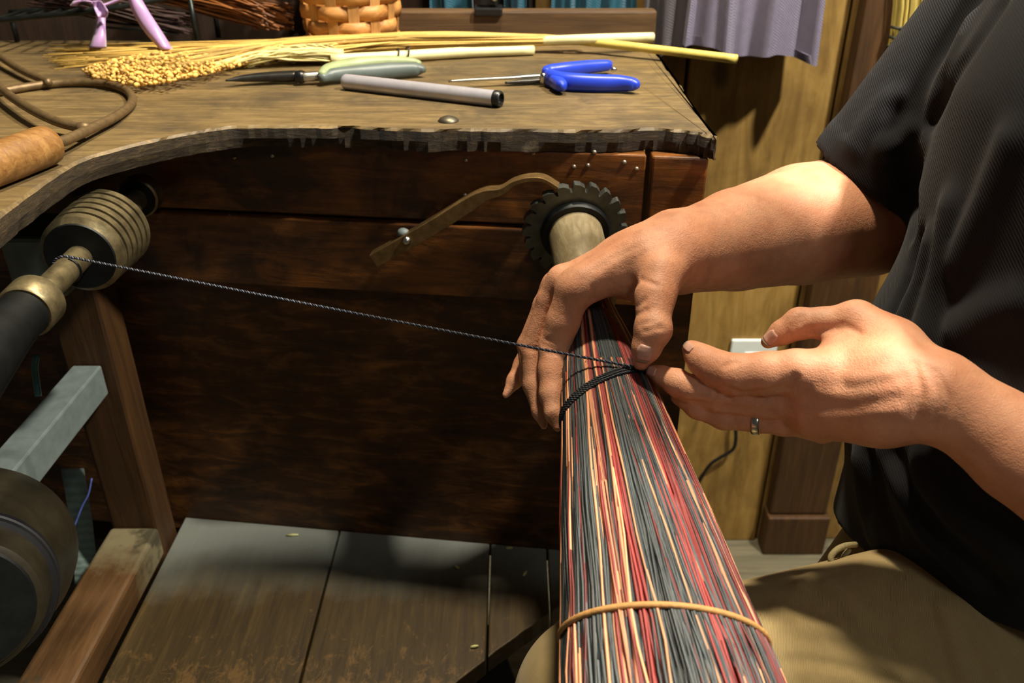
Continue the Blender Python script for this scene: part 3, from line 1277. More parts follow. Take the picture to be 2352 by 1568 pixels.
# ------------------------------------------------------------------ stool under the person
M['stool'] = wood('stool wood', (40, 24, 10), (62, 40, 18), (84, 58, 28), 0, 1.0, 0.5, 0.3)
st = thing('stool', 'round dark wooden stool the seated person sits on', 'stool', (0.46, 0.54, FLOOR_Z))
mb = MB(); mb.lathe((0.46, 0.54, 0.338), (0.46, 0.54, 0.5), [(0, 0.14), (0.006, 0.15), (0.026, 0.15), (0.032, 0.143)], 36)
part('seat', mb, M['stool'], st)
for k in range(4):
    a = PI / 4 + k * PI / 2
    mb = MB(); mb.tube([(0.46 + 0.10 * math.cos(a), 0.54 + 0.10 * math.sin(a), 0.339), (0.46 + 0.15 * math.cos(a), 0.54 + 0.15 * math.sin(a), FLOOR_Z)], [0.016, 0.013], 10)
    part('leg', mb, M['stool'], st, smooth=True)

# ------------------------------------------------------------------ the broom
M['st_black'] = strawmat('dyed black straw', (56, 61, 62), 0.75, 0.42)
M['st_red'] = strawmat('dyed red straw', (126, 46, 42), 0.6)
M['st_nat'] = strawmat('natural straw', (212, 146, 106), 0.4)
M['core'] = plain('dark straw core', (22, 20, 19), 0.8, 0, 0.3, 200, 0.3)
M['handle'] = wood('pale broom handle', (104, 92, 66), (132, 118, 88), (158, 146, 114), 1, 2.0, 0.55, 0.25, (90, 78, 52), 0.6)
broom = thing('broom', 'half made broom of black, red and natural straw, held by the right hand', 'broom', bpos(-PI / 2, 0.9))
hb = MB()
hb.lathe(B0 + BA * (-0.33), B0 + BA * (-0.82), [(0, 0.015), (0.01, 0.0225), (0.06, 0.0245), (0.118, 0.0250)], 36)
part('handle', hb, M['handle'], broom, smooth='auto')
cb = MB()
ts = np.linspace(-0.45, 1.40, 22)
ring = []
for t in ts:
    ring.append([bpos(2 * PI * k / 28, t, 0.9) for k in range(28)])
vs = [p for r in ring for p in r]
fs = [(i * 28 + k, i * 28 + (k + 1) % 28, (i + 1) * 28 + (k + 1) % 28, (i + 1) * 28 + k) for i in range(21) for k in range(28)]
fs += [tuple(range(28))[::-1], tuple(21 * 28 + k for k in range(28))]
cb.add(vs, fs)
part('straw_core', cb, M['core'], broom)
# colour bands from the left side (0) over the top to the right side (1)
bands = [(0.00, 'r'), (0.02, 'k'), (0.13, 'n'), (0.148, 'k'), (0.175, 'n'), (0.19, 'k'), (0.215, 'r'), (0.235, 'k'), (0.315, 'n'), (0.34, 'r'), (0.36, 'k'), (0.40, 'n'), (0.412, 'r'), (0.43, 'k'),
         (0.60, 'n'), (0.612, 'r'), (0.70, 'k'), (0.745, 'n'), (0.757, 'k'), (0.775, 'r'), (0.81, 'k'), (0.865, 'n'), (0.885, 'k'), (0.915, 'n'), (0.945, 'r'), (0.985, 'n')]
sb = {'k': MB(), 'r': MB(), 'n': MB()}


def strand(col, phi, rho, t0, t1, w0, amp, tw, flat=0.7):
    n = 16
    pts = []
    ph1, ph2, ph3 = RN.uniform(0, 6.28), RN.uniform(0, 6.28), RN.uniform(0, 6.28)
    for i in range(n):
        u = i / (n - 1)
        t = t0 + (t1 - t0) * u
        k = amp * max(0.0, (t + 0.15)) ** 0.8
        p = phi + tw * (t + 0.1) + k * 0.030 * (math.sin(5.5 * t + ph1) + 0.6 * math.sin(13 * t + ph2))
        r = rho * (1 + k * 0.010 * math.sin(8 * t + ph3))
        pts.append(bpos(p, t, r))
    sb[col].tube(pts, [w0 * (0.75 + 0.25 * RN.random()) * (1.0 if i < n - 2 else 0.8) for i in range(n)], 5, True, flat)


def band(f):
    c = bands[0][1]
    for p, k in bands:
        if f >= p:
            c = k
    return c


for layer, (rho0, cnt, rnd) in enumerate([(0.93, 280, 0.25), (0.965, 290, 0.06), (1.0, 290, 0.04)]):
    for i in range(cnt):
        f = RN.random() * 1.5 - 0.25
        phi = PI * (1 - f)
        c = band(min(max(f, 0), 1)) if 0 <= f <= 1 else RN.choice('kkkr')
        if RN.random() < rnd:
            c = RN.choice('kkkrr')
        w = RN.uniform(0.0009, 0.0014) * (1.2 if c == 'n' else 1)
        t0 = -0.50 + RN.random() * 0.1
        t1 = 1.42 if RN.random() < 0.85 else RN.uniform(0.9, 1.4)
        strand(c, phi, rho0 + RN.uniform(-0.015, 0.015), t0, t1, w, RN.uniform(0.3, 1.0), RN.gauss(0, 0.05))
# a few strands that stray across the others
for i in range(34):
    f = RN.uniform(0.45, 0.9)
    strand(RN.choice('kknr'), PI * (1 - f), 1.02, 0.02, 1.46, 0.0009, 0.8, RN.uniform(-0.38, -0.15) * 0.8)
for i in range(10):
    strand(RN.choice('knr'), PI * (1 - RN.uniform(0.02, 0.5)), 1.02, 0.02, 1.46, 0.0009, 1.0, RN.uniform(-0.12, 0.12))
for c, nm, lb in (('k', 'black_straw', 'straw strands dyed black'), ('r', 'red_straw', 'straw strands dyed red'), ('n', 'natural_straw', 'undyed pale orange straw strands')):
    part(nm, sb[c], M['st_' + {'k': 'black', 'r': 'red', 'n': 'nat'}[c]], broom, lb, kind='stuff', smooth=True)

# cord around the lower straw
M['tan'] = plain('tan cord', (176, 130, 72), 0.7, 0, 0.2, 300, 0.4)
mb = MB()
pts = [bpos(a, 0.895 + 0.03 * math.cos(a), 1.035) for a in np.linspace(0, 2 * PI, 73)]
mb.tube(pts, 0.0019, 8)
single('cord_band', mb, M['tan'], 'tan cord looped around the lower straw of the broom', 'cord', smooth=True)

# ------------------------------------------------------------------ twine from the reel to the tie
M['tw_d'] = plain('black twine ply', (22, 24, 30), 0.55, 0, 0.3, 500, 0.3)
M['tw_l'] = plain('grey twine ply', (84, 88, 102), 0.5, 0, 0.3, 500, 0.3)
twine = thing('twine', 'twisted black twine stretched from the iron reel shaft to the broom', 'twine', W(800, 740, 0.64))
SH0 = np.array([-0.337, 0.537, 0.733]) + (np.array([-0.35, 0.778, 0.733]) - np.array([-0.337, 0.537, 0.733])) * 0.26
SHD = nrm(np.array([-0.35, 0.778, 0.733]) - np.array([-0.337, 0.537, 0.733]))


def tiep(a, k):
    """around the straw at the tie, k-th turn; a=pi is the left side"""
    c = math.cos(a)
    t = 0.100 - 0.070 * c + 0.011 * k - 0.01 * math.sin(a)
    return bpos(a, t, 1.055)


wA = W(152, 621, 0.634)
tA = SH0 + UZ * 0.0095
start = tiep(0.30, 0)
hook = [SH0 + (UZ * math.cos(a) + np.cross(SHD, UZ) * math.sin(a)) * 0.0105 + SHD * (0.0016 * a / 3) for a in np.linspace(-5.9, 0.1, 24)]
line = [hook[-1], W(1320, 815, 0.605), W(1455, 842, 0.610)]
line = [line[0] + (line[2] - line[0]) * u - UZ * 0.0006 * math.sin(PI * u) for u in np.linspace(0, 1, 14)]


def twist(path_pts, name_pts, r, pitch, off):
    P = np.array(path_pts)
    L = np.concatenate([[0], np.cumsum(np.linalg.norm(np.diff(P, axis=0), axis=1))])
    n = int(L[-1] / pitch * 8)
    s = np.linspace(0, L[-1], n)
    Q = np.stack([np.interp(s, L, P[:, i]) for i in range(3)], 1)
    T = np.gradient(Q, axis=0)
    T /= np.linalg.norm(T, axis=1, keepdims=True)
    A = np.cross(T, UZ)
    A /= np.linalg.norm(A, axis=1, keepdims=True)
    Bv = np.cross(T, A)
    th = 2 * PI * s / pitch + off
    return Q + r * (A * np.cos(th)[:, None] + Bv * np.sin(th)[:, None])


turns = [tiep(a, (a - 0.30) / (2 * PI)) for a in np.linspace(0.30, 0.30 + 2 * PI * 3, 200)]
full = hook + line[1:] + turns
for off, mt, nm in ((0, 'tw_d', 'dark_ply'), (PI, 'tw_l', 'light_ply')):
    mb = MB()
    mb.tube(twist(hook[-6:] + line[1:] + [W(1474, 848, 0.614), start], None, 0.00055, 0.0044, off), 0.00062, 5)
    part(nm, mb, M[mt], twine, smooth=True)
for k in range(3):
    for off in (0, PI):
        seg = [tiep(a, k) for a in np.linspace(0.30, 0.30 + 2 * PI, 80)]
        mb = MB()
        mb.tube(twist(seg, None, 0.0006, 0.0044, off), 0.00082, 5)
        part('binding_turn', mb, M['tw_d'], twine, smooth=True)
mb = MB(); mb.tube(hook, 0.0009, 6)
part('reel_turn', mb, M['tw_d'], twine, smooth=True)

# ------------------------------------------------------------------ iron reel shaft under the bench top
M['iron'] = plain('greasy iron', (120, 108, 78), 0.42, 0.75, 0.45, 90, 0.3)
M['iron_d'] = plain('black iron', (20, 22, 21), 0.5, 0.5, 0.4, 60, 0.2)
M['iron_g'] = plain('grey painted iron', (112, 122, 118), 0.6, 0.1, 0.15, 80, 0.15)
A0, A1 = np.array([-0.337, 0.537, 0.733]), np.array([-0.35, 0.790, 0.733])
sh = thing('reel_shaft', 'greasy iron shaft with ribbed drum and end collars below the bench top', 'shaft', A0 + (A1 - A0) * 0.5 - UZ * 0.036)
L = np.linalg.norm(A1 - A0)
mb = MB(); mb.lathe(A0 - SHD * 0.01, A1, [(0, 0.0098), (0.13, 0.0098), (L + 0.008, 0.0098)], 24)
part('rod', mb, M['iron'], sh, smooth='auto')
prof = [(0.0, 0.012), (0.0, 0.0275), (0.003, 0.0305)]
for k in range(6):
    b = 0.004 + k * 0.0098
    r = 0.0318 + 0.0006 * k
    prof += [(b, r), (b + 0.0066, r + 0.0004), (b + 0.0073, r - 0.0046), (b + 0.0095, r - 0.0044)]
prof += [(0.066, 0.030), (0.066, 0.012)]
mb = MB(); mb.lathe(A0 + SHD * 0.087, A1, prof, 56)
part('ribbed_drum', mb, M['iron'], sh, smooth='auto')
mb = MB(); mb.lathe(A0 + SHD * 0.0852, A1, [(0, 0.012), (0, 0.0270), (0.0015, 0.0277)], 40, closed=False)
part('drum_face', mb, M['iron_d'], sh, 'black face of the drum', smooth='auto')
mb = MB(); mb.lathe(A0 + SHD * 0.222, A1, [(0, 0.010), (0, 0.0172), (0.0015, 0.0188), (0.018, 0.0188), (0.0195, 0.0175)], 36)
part('far_collar', mb, M['iron'], sh, smooth='auto')
mb = MB(); mb.lathe(A0 + SHD * 0.2205, A1, [(0, 0.010), (0, 0.0165), (0.0012, 0.0170)], 36)
part('collar_face', mb, M['iron_d'], sh, smooth='auto')
mb = MB(); mb.lathe(A0 - SHD * 0.012, A1, [(0, 0.0178), (0.002, 0.0195), (0.020, 0.0198), (0.0225, 0.0175), (0.024, 0.0100)], 36)
part('near_collar', mb, M['iron'], sh, smooth='auto')
mb = MB(); mb.lathe(A0 - SHD * 0.0135, A0 - SHD, [(0, 0.0170), (0.01, 0.0165), (0.03, 0.018), (0.10, 0.026), (0.14, 0.026)], 36)
part('bearing_cone', mb, M['iron_d'], sh, smooth='auto')
# bracket block behind the drum
mb = MB(); mb.bbox((-0.425, 0.657, 0.680), (-0.380, 0.72, 0.735))
single('bearing_block', mb, M['iron_g'], 'grey painted iron block under the scooped bench edge behind drum', 'block', bevel=0.004)

# grey bar and flywheel low on the left
e1 = W(190, 852, 0.876)
mb = MB(); mb.bbox((-0.457, 0.575, 0.515), (-0.427, 0.7655, 0.55))
single('iron_bar', mb, M['iron_g'], 'flat grey iron bar running back to the left bench post', 'bar', bevel=0.002)
WA, WB = W(-92, 1408, 0.60), W(-58, 1275, 0.705)
wd = nrm(WB - WA)
wl = np.linalg.norm(WB - WA)
fw = thing('flywheel', 'dark iron drive wheel with rubber belt at lower left of bench', 'wheel', WA + (WB - WA) * 0.5 - UZ * 0.08)
M['wheel'] = plain('dark wheel paint', (44, 39, 26), 0.45, 0.4, 0.3, 50, 0.2)
M['rubber'] = plain('black rubber', (14, 14, 16), 0.5, 0, 0.2, 100, 0.1)
k = wl / 0.105
mb = MB(); mb.lathe(WA, WB, [(0, 0.008), (0.0, 0.045), (0.003, 0.0515), (0.02 * k, 0.056), (0.03 * k, 0.0585), (0.055 * k, 0.066), (0.08 * k, 0.074), (0.1 * k, 0.0765), (0.108 * k, 0.074), (0.112 * k, 0.02)], 64)
wbody = part('wheel_body', mb, M['wheel'], fw, smooth='auto')
mb = MB(); mb.lathe(WA + wd * 0.024 * k, WB, [(0, 0.0565), (0.001, 0.0605), (0.004 * k, 0.0615), (0.005 * k, 0.0600), (0.006 * k, 0.0625), (0.010 * k, 0.0632), (0.012 * k, 0.0588)], 64, closed=True)
part('drive_belt', mb, M['rubber'], wbody, smooth='auto')
mb = MB(); mb.lathe(WA - wd * 0.0015, WB, [(0, 0.008), (0, 0.046), (0.002, 0.0475)], 48)
part('wheel_face', mb, M['iron_d'], fw, smooth='auto')
mb = MB(); mb.lathe(WA - wd * 0.2, WB, [(0, 0.011), (0.30 + wl, 0.011)], 20)
part('axle', mb, M['iron_d'], fw, smooth='auto')
# grey strap and loose blue thread behind the rail
mb = MB()
g = [[W(x0 + dx, y0, 1.03 + 0.01 * j) for j, dx in enumerate((0, 26, 52))] for x0, y0 in ((140, 1075), (150, 1130), (160, 1200), (168, 1270), (172, 1340))]
mb.sheet(g, 0.0015)
M['strap'] = cloth('grey green rag', (104, 120, 112), 700, 0.3)
single('rag_strip', mb, M['strap'], 'grey green strip of rag hanging behind the side rail', 'rag', smooth=True)
mb = MB(); mb.tube(smooth_path([W(211, 1098, 0.95), W(203, 1135, 0.95), W(190, 1160, 0.95), W(178, 1190, 0.95), W(164, 1226, 0.95)], 20), 0.0010, 6)
M['blue'] = plain('blue thread', (70, 84, 150), 0.7, 0, 0.2, 200, 0.2)
single('blue_thread', mb, M['blue'], 'short loose blue thread hanging by the grey rag strip', 'thread', smooth=True)
mb = MB(); mb.tube(smooth_path([W(84, 815, 0.80), W(80, 845, 0.80), W(84, 880, 0.80), W(88, 910, 0.80)], 12), 0.003, 8)
M['teal_m'] = plain('teal hose', (60, 110, 108), 0.4)
single('teal_hose', mb, M['teal_m'], 'short teal hose in the shadow left of the grey bar', 'hose', smooth=True)

# ------------------------------------------------------------------ ratchet wheel and pawl
rcn = B0 + BA * (-0.79)
rat = thing('ratchet_wheel', 'black toothed iron ratchet wheel on the bench front behind the handle', 'ratchet', rcn - UZ * 0.048)
ra = nrm(-BA)
ru = nrm(np.cross(UZ, -BA)); ru = ru if ru[0] > 0 else -ru
rv = nrm(np.cross(BA, ru)); rv = rv if rv[2] > 0 else -rv
NT_ = 20
tp = []
for k in range(NT_):
    a0 = 2 * PI * k / NT_ + 0.10
    for da, r in ((0.0, 0.0475), (0.02, 0.0488), (0.13, 0.0480), (0.225, 0.0455), (0.245, 0.0415), (0.285, 0.0410)):
        a = a0 - da + 0.3
        tp.append(rcn + r * (ru * math.cos(a) + rv * math.sin(a)))
mb = MB()
tp = tp
# order by angle so the outline is simple
ang = [math.atan2((p - rcn).dot(rv), (p - rcn).dot(ru)) for p in tp]
tp = [p for _, p in sorted(zip(ang, tp), key=lambda z: z[0])]
nr = len(tp)
inner = [rcn + 0.020 * (ru * math.cos(math.atan2((p - rcn).dot(rv), (p - rcn).dot(ru))) + rv * math.sin(math.atan2((p - rcn).dot(rv), (p - rcn).dot(ru)))) for p in tp]
th_ = ra * 0.0075
vs = tp + inner + [p + th_ for p in tp] + [p + th_ for p in inner]
fs = []
for i in range(nr):
    j = (i + 1) % nr
    fs += [(i, j, nr + j, nr + i), (2 * nr + j, 2 * nr + i, 3 * nr + i, 3 * nr + j), (j, i, 2 * nr + i, 2 * nr + j)]
mb.add(vs, fs)
M['ratchet'] = plain('worn black iron', (84, 86, 80), 0.38, 0.7, 0.35, 70, 0.25)
part('toothed_disc', mb, M['ratchet'], rat)
mb = MB(); mb.lathe(rcn - ra * 0.007, rcn + ra, [(0, 0.0262), (0.0, 0.0305), (0.002, 0.0318), (0.006, 0.0318), (0.0068, 0.0262)], 48, closed=True)
part('hub_ring', mb, M['iron_d'], rat, smooth='auto')
mb = MB(); mb.lathe(rcn + ra * 0.0076, rcn + ra, [(0, 0.022), (0.012, 0.022)], 32)
part('hub_shaft', mb, M['iron_d'], rat, smooth='auto')

pw = thing('pawl', 'curved iron pawl bar screwed to the bench front, resting on the ratchet teeth', 'pawl', PF(1000, 500, 0.004))
ctr = [(852, 580), (920, 542), (1000, 495), (1075, 449), (1115, 432), (1150, 428), (1180, 411), (1215, 402), (1250, 404), (1285, 424)]
hgt = [17, 17, 17, 16, 12, 8, 5.5, 5, 5, 4]
cl = smooth_path([PF(x, y, -0.004) for x, y in ctr], 46)
hh = np.interp(np.linspace(0, 9, 46), range(10), hgt) / 2450.0
vs, fs = [], []
for i, (p, h) in enumerate(zip(cl, hh)):
    tdir = nrm(cl[min(i + 1, 45)] - cl[max(i - 1, 0)])
    up = nrm(np.cross(FN, tdir)); up = up if up[2] > 0 else -up
    a, b = p, p - up * 2 * h
    vs += [a + FN * 0.0075, a - FN * 0.0065, b - FN * 0.0065, b + FN * 0.0075]
    if i:
        o = (i - 1) * 4
        for q in range(4):
            q2 = (q + 1) % 4
            fs.append((o + q, o + 4 + q, o + 4 + q2, o + q2))
fs += [(0, 1, 2, 3), (183, 182, 181, 180)]
mb = MB(); mb.add(vs, fs)
M['pawl'] = plain('rusty steel', (122, 96, 58), 0.42, 0.7, 0.35, 80, 0.3, 0.5, (1, 1, 1))
pbar = part('pawl_bar', mb, M['pawl'], pw, bevel=0.0006)
c = PF(934, 553, -0.0118)
mb = MB(); mb.lathe(c + FN * (-0.01), c + FN, [(0, 0.0032), (0.009, 0.0046), (0.0115, 0.0042), (0.0135, 0.0022), (0.0138, 0.0003)], 18)
part('screw', mb, M['silver'], pbar, 'bright screw head', smooth=True)
c = PF(926, 534, -0.001)
mb = MB(); mb.ell(c, (0.006, 0.005, 0.0045), None, 14, 8)
part('washer', mb, M['iron_g'], pbar, smooth=True)

# ------------------------------------------------------------------ scraps of straw on the deck
M['scrap'] = plain('pale straw scrap', (206, 206, 140), 0.6, 0, 0.2, 200, 0.1)
for px, py, ang, ln, lb in [(1206, 1316, 1.1, 0.0075, 'largest pale straw scrap on the grey deck boards near the broom'), (1050, 1302, -0.7, 0.006, 'small tan straw scrap on deck left of the largest scrap'),
                            (1170, 1224, 0.1, 0.008, 'tan straw scrap at the foot of the dark back panel'), (672, 1228, 0.05, 0.014, 'thin straw scrap on the lighter deck back, leftmost on the deck'), (1090, 1484, 0.2, 0.008, 'straw scrap by the cut-away front of the deck')]:
    c = PZ(px, py, DZ + 0.0018)
    d = np.array([math.cos(ang), math.sin(ang), 0])
    if py < 1230:
        c[1] = min(c[1], FY(c[0]) + 0.030)
    mb = MB(); mb.tube([c - d * ln / 2, c, c + d * ln / 2], [0.0012, 0.0017, 0.0011], 7)
    single('straw_scrap', mb, M['scrap'], lb, 'straw', 'straw scraps on the deck', smooth=True)
# ------------------------------------------------------------------ things on the bench top
# wire beater
bt = thing('wire_beater', 'bent wire beater with turned wooden handle lying on the left bench top', 'beater', PZ(150, 280, TOPZ))
M['wire'] = plain('brown wire', (108, 88, 58), 0.5, 0.5, 0.25, 150, 0.3)
M['turned'] = wood('turned handle', (104, 70, 32), (144, 104, 56), (172, 132, 80), 0, 2.2, 0.4, 0.25, (92, 58, 24), 0.5)
wz = TOPZ + 0.0048


def wire(px, zs=None):
    n = len(px)
    zs = zs or [wz] * n
    return smooth_path([PZ(x, y, z) for (x, y), z in zip(px, zs)], 60)


mb = MB(); mb.tube(wire([(95, 338), (150, 322), (205, 297), (262, 270), (298, 243), (303, 222), (282, 203), (225, 191), (150, 190), (80, 197), (20, 207), (-60, 222), (-130, 260)],
                        [wz + .008, wz + .006, wz + .004, wz + .002, wz, wz, wz, wz, wz, wz, wz, wz, wz]), 0.0042, 10)
part('outer_loop', mb, M['wire'], bt, smooth=True)
mb = MB(); mb.tube(wire([(-60, 140), (-10, 192), (30, 225), (80, 256), (130, 279), (178, 292), (196, 297)], [wz + .006, wz + .008, wz + .008, wz + .008, wz + .006, wz + .004, wz + .004]), 0.0042, 10)
part('cross_wire', mb, M['wire'], bt, smooth=True)
mb = MB(); mb.tube(wire([(-40, 104), (0, 131), (50, 162), (100, 184), (112, 190)], [wz + .006, wz + .006, wz + .004, wz + .003, wz + .003]), 0.0040, 10)
part('cross_wire', mb, M['wire'], bt, smooth=True)
c = PZ(192, 295, wz + 0.005)
mb = MB(); mb.ell(c, (0.0068, 0.0058, 0.0055), None, 12, 8)
part('weld', mb, M['wire'], bt, smooth=True)
h1, h0 = PZ(116, 330, TOPZ + 0.0155), PZ(-150, 432, TOPZ + 0.0155)
d = nrm(h0 - h1); ln = np.linalg.norm(h0 - h1)
mb = MB(); mb.lathe(h1, h0, [(0, 0.009), (0.0005, 0.0125), (0.003, 0.0146), (0.008, 0.0153), (0.04, 0.0153), (ln, 0.0140)], 40)
part('grip', mb, M['turned'], bt, smooth='auto')

# silver marker pen
pa, pb = PZ(790, 187, TOPZ + 0.0078), PZ(1136, 226, TOPZ + 0.0078)
d = nrm(pb - pa); ln = np.linalg.norm(pb - pa)
pen = thing('marker_pen', 'silver marker pen with black end lying at middle of the bench top', 'pen', (pa + pb) / 2 - UZ * 0.0078)
M['pensilver'] = plain('brushed silver', (184, 180, 186), 0.30, 0.45, 0.08, 60, 0.02)
M['black'] = plain('black plastic', (16, 16, 17), 0.35, 0, 0.2, 100, 0.02)
mb = MB(); mb.lathe(pa, pb, [(0, 0.0045), (0.0006, 0.0068), (0.002, 0.0077), (0.005, 0.0078), (ln, 0.0078)], 32)
part('barrel', mb, M['pensilver'], pen, smooth='auto')
mb = MB(); mb.lathe(pb, pb + d, [(0, 0.0074), (0.0, 0.0079), (0.006, 0.0077), (0.0072, 0.0068), (0.0072, 0.0052), (0.0045, 0.0048), (0.0045, 0.001)], 28)
part('end_cap', mb, M['black'], pen, smooth='auto')
side = nrm(np.cross(d, UZ)); side = side if side[1] > 0 else -side
cc = pa + d * ln * 0.50 + side * 0.0085 + UZ * 0.0012
mb = MB(); mb.box(cc, (0.030, 0.0022, 0.004), [d, side, UZ])
part('clip', mb, M['black'], pen, bevel=0.0006)


def loft(px, r_h, r_v, z0, n=26):
    """a rounded bar lying on the bench: pixel path, half widths across and up"""
    mbx = MB()
    m = len(px)
    P = smooth_path([PZ(x, y, z0 if np.isscalar(z0) else z0[i]) for i, (x, y) in enumerate(px)], n)
    rh = np.interp(np.linspace(0, m - 1, n), range(m), r_h)
    rv_ = np.interp(np.linspace(0, m - 1, n), range(m), r_v)
    vs, fs = [], []
    K = 14
    for i in range(n):
        t = nrm(P[min(i + 1, n - 1)] - P[max(i - 1, 0)])
        s_ = nrm(np.cross(t, UZ))
        for k in range(K):
            a = 2 * PI * k / K
            ca, sa = math.cos(a), math.sin(a)
            ca = math.copysign(abs(ca) ** 0.75, ca); sa = math.copysign(abs(sa) ** 0.75, sa)
            vs.append(P[i] + s_ * rh[i] * ca + UZ * rv_[i] * sa)
    for i in range(n - 1):
        for k in range(K):
            k2 = (k + 1) % K
            fs.append((i * K + k, i * K + k2, (i + 1) * K + k2, (i + 1) * K + k))
    fs += [tuple(range(K))[::-1], tuple((n - 1) * K + k for k in range(K))]
    mbx.add(vs, fs)
    return mbx


# blue snips
M['bluep'] = plain('blue vinyl grip', (34, 62, 190), 0.38, 0, 0.1, 60, 0.05)
M['steel'] = plain('steel', (168, 164, 150), 0.3, 0.9, 0.15, 90, 0.05)
M['darksteel'] = plain('dark steel', (64, 62, 58), 0.35, 0.8, 0.2, 90, 0.05)
sn = thing('blue_snips', 'metal snips with two blue grips lying open on the bench top', 'snips', PZ(1250, 190, TOPZ))
part('grip', loft([(1260, 172), (1268, 180), (1300, 187), (1360, 190), (1420, 191), (1455, 194), (1466, 196)], [.004, .008, .0085, .0082, .0078, .0065, .003], [.006, .0085, .009, .0085, .0080, .0065, .003], TOPZ + 0.0092), M['bluep'], sn, smooth=True)
part('grip', loft([(1252, 168), (1262, 164), (1300, 160), (1350, 154), (1395, 150), (1406, 150)], [.004, .007, .0075, .0072, .006, .003], [.005, .007, .0078, .0072, .006, .003], TOPZ + 0.0095), M['bluep'], sn, smooth=True)
mb = loft([(1268, 186), (1282, 192), (1290, 197), (1292, 200)], [.004, .0065, .006, .002], [.006, .007, .006, .003], TOPZ + 0.0090)
part('grip_stop', mb, M['bluep'], sn, smooth=True)
part('blade', loft([(1030, 187), (1090, 183), (1160, 179), (1230, 173), (1262, 172)], [.0008, .0022, .0034, .0048, .004], [.0010, .0016, .0018, .002, .002], TOPZ + 0.008), M['steel'], sn, smooth=True)
part('blade', loft([(1160, 190), (1200, 187), (1235, 184), (1265, 184)], [.0008, .004, .007, .006], [.001, .0025, .003, .003], TOPZ + 0.004), M['darksteel'], sn, smooth=True)
c = PZ(1248, 176, TOPZ + 0.010)
mb = MB(); mb.lathe(c - UZ * 0.006, c + UZ, [(0, 0.004), (0.007, 0.004), (0.0095, 0.003), (0.01, 0.0004)], 14)
part('pivot', mb, M['silver'], sn, smooth=True)
mb = MB(); mb.ell(PZ(1410, 160, TOPZ + 0.009), (0.0035, 0.003, 0.003), None, 10, 6)
part('latch', mb, M['silver'], sn, smooth=True)

# green and grey handled shears
M['lime'] = plain('lime grey grip', (138, 150, 108), 0.45, 0, 0.15, 40, 0.05)
M['slate'] = plain('slate grip', (86, 96, 92), 0.45, 0, 0.15, 40, 0.05)
sr = thing('hand_shears', 'dark bladed shears with lime and slate grips beside the straw', 'shears', PZ(740, 178, TOPZ))
part('grip', loft([(738, 172), (760, 160), (820, 149), (890, 145), (945, 145), (965, 147)], [.004, .008, .0095, .009, .0065, .003], [.004, .007, .008, .0078, .006, .003], TOPZ + 0.012), M['lime'], sr, 'lime coloured grip', smooth=True)
part('grip', loft([(736, 180), (765, 173), (830, 168), (900, 162), (955, 159), (976, 160)], [.004, .008, .0095, .0095, .008, .003], [.004, .007, .0085, .0085, .007, .003], TOPZ + 0.0088), M['slate'], sr, 'slate grey grip', smooth=True)
part('shank', loft([(688, 177), (702, 176), (730, 174), (745, 172)], [.005, .006, .006, .004], [.004, .005, .005, .004], TOPZ + 0.0085), M['steel'], sr, smooth=True)
part('pivot_collar', loft([(680, 176), (688, 176), (694, 176), (700, 176)], [.0072, .0078, .0078, .0070], [.0055, .0065, .0065, .0055], TOPZ + 0.0085), M['black'], sr, smooth=True)
part('blade', loft([(518, 185), (560, 180), (620, 176), (682, 174)], [.0006, .005, .0085, .009], [.0008, .0035, .005, .0055], TOPZ + 0.0075), M['darksteel'], sr, smooth=True)

# broom corn
M['corn'] = strawmat('golden broom corn', (200, 164, 86), 0.5)
M['corn_l'] = strawmat('pale broom corn', (214, 200, 136), 0.35)
M['seed'] = strawmat('golden seed heads', (206, 162, 82), 0.6)
M['stalk_l'] = plain('pale stalk', (222, 214, 158), 0.5, 0, 0.12, 50, 0.1, 0.5)
M['stalk_y'] = plain('yellow stalk', (206, 186, 92), 0.5, 0, 0.15, 50, 0.1, 0.5)


def fan(mbx, roots, tips, n, w, lift):
    for _ in range(n):
        a = roots[0] + (roots[1] - roots[0]) * RN.random()
        u = RN.random()
        q = u * (len(tips) - 1)
        k = min(int(q), len(tips) - 2)
        b = tips[k] + (tips[k + 1] - tips[k]) * (q - k)
        b = b + np.array([RN.uniform(-.05, .02), RN.uniform(-.006, .006), 0])
        top_ = RN.uniform(0.1, 1.0) * lift
        pts = []
        for s in np.linspace(0, 1, 9):
            p = a + (b - a) * s
            z = TOPZ + 0.002 + top_ * (1 - s) ** 0.7 + 0.010 * math.sin(PI * s) * RN.uniform(0.5, 1)
            pts.append(np.array([p[0], p[1] + RN.uniform(-.0018, .0018), z]))
        mbx.tube(smooth_path(pts, 12), [w] * 10 + [w * .6, w * .35], 4, True)


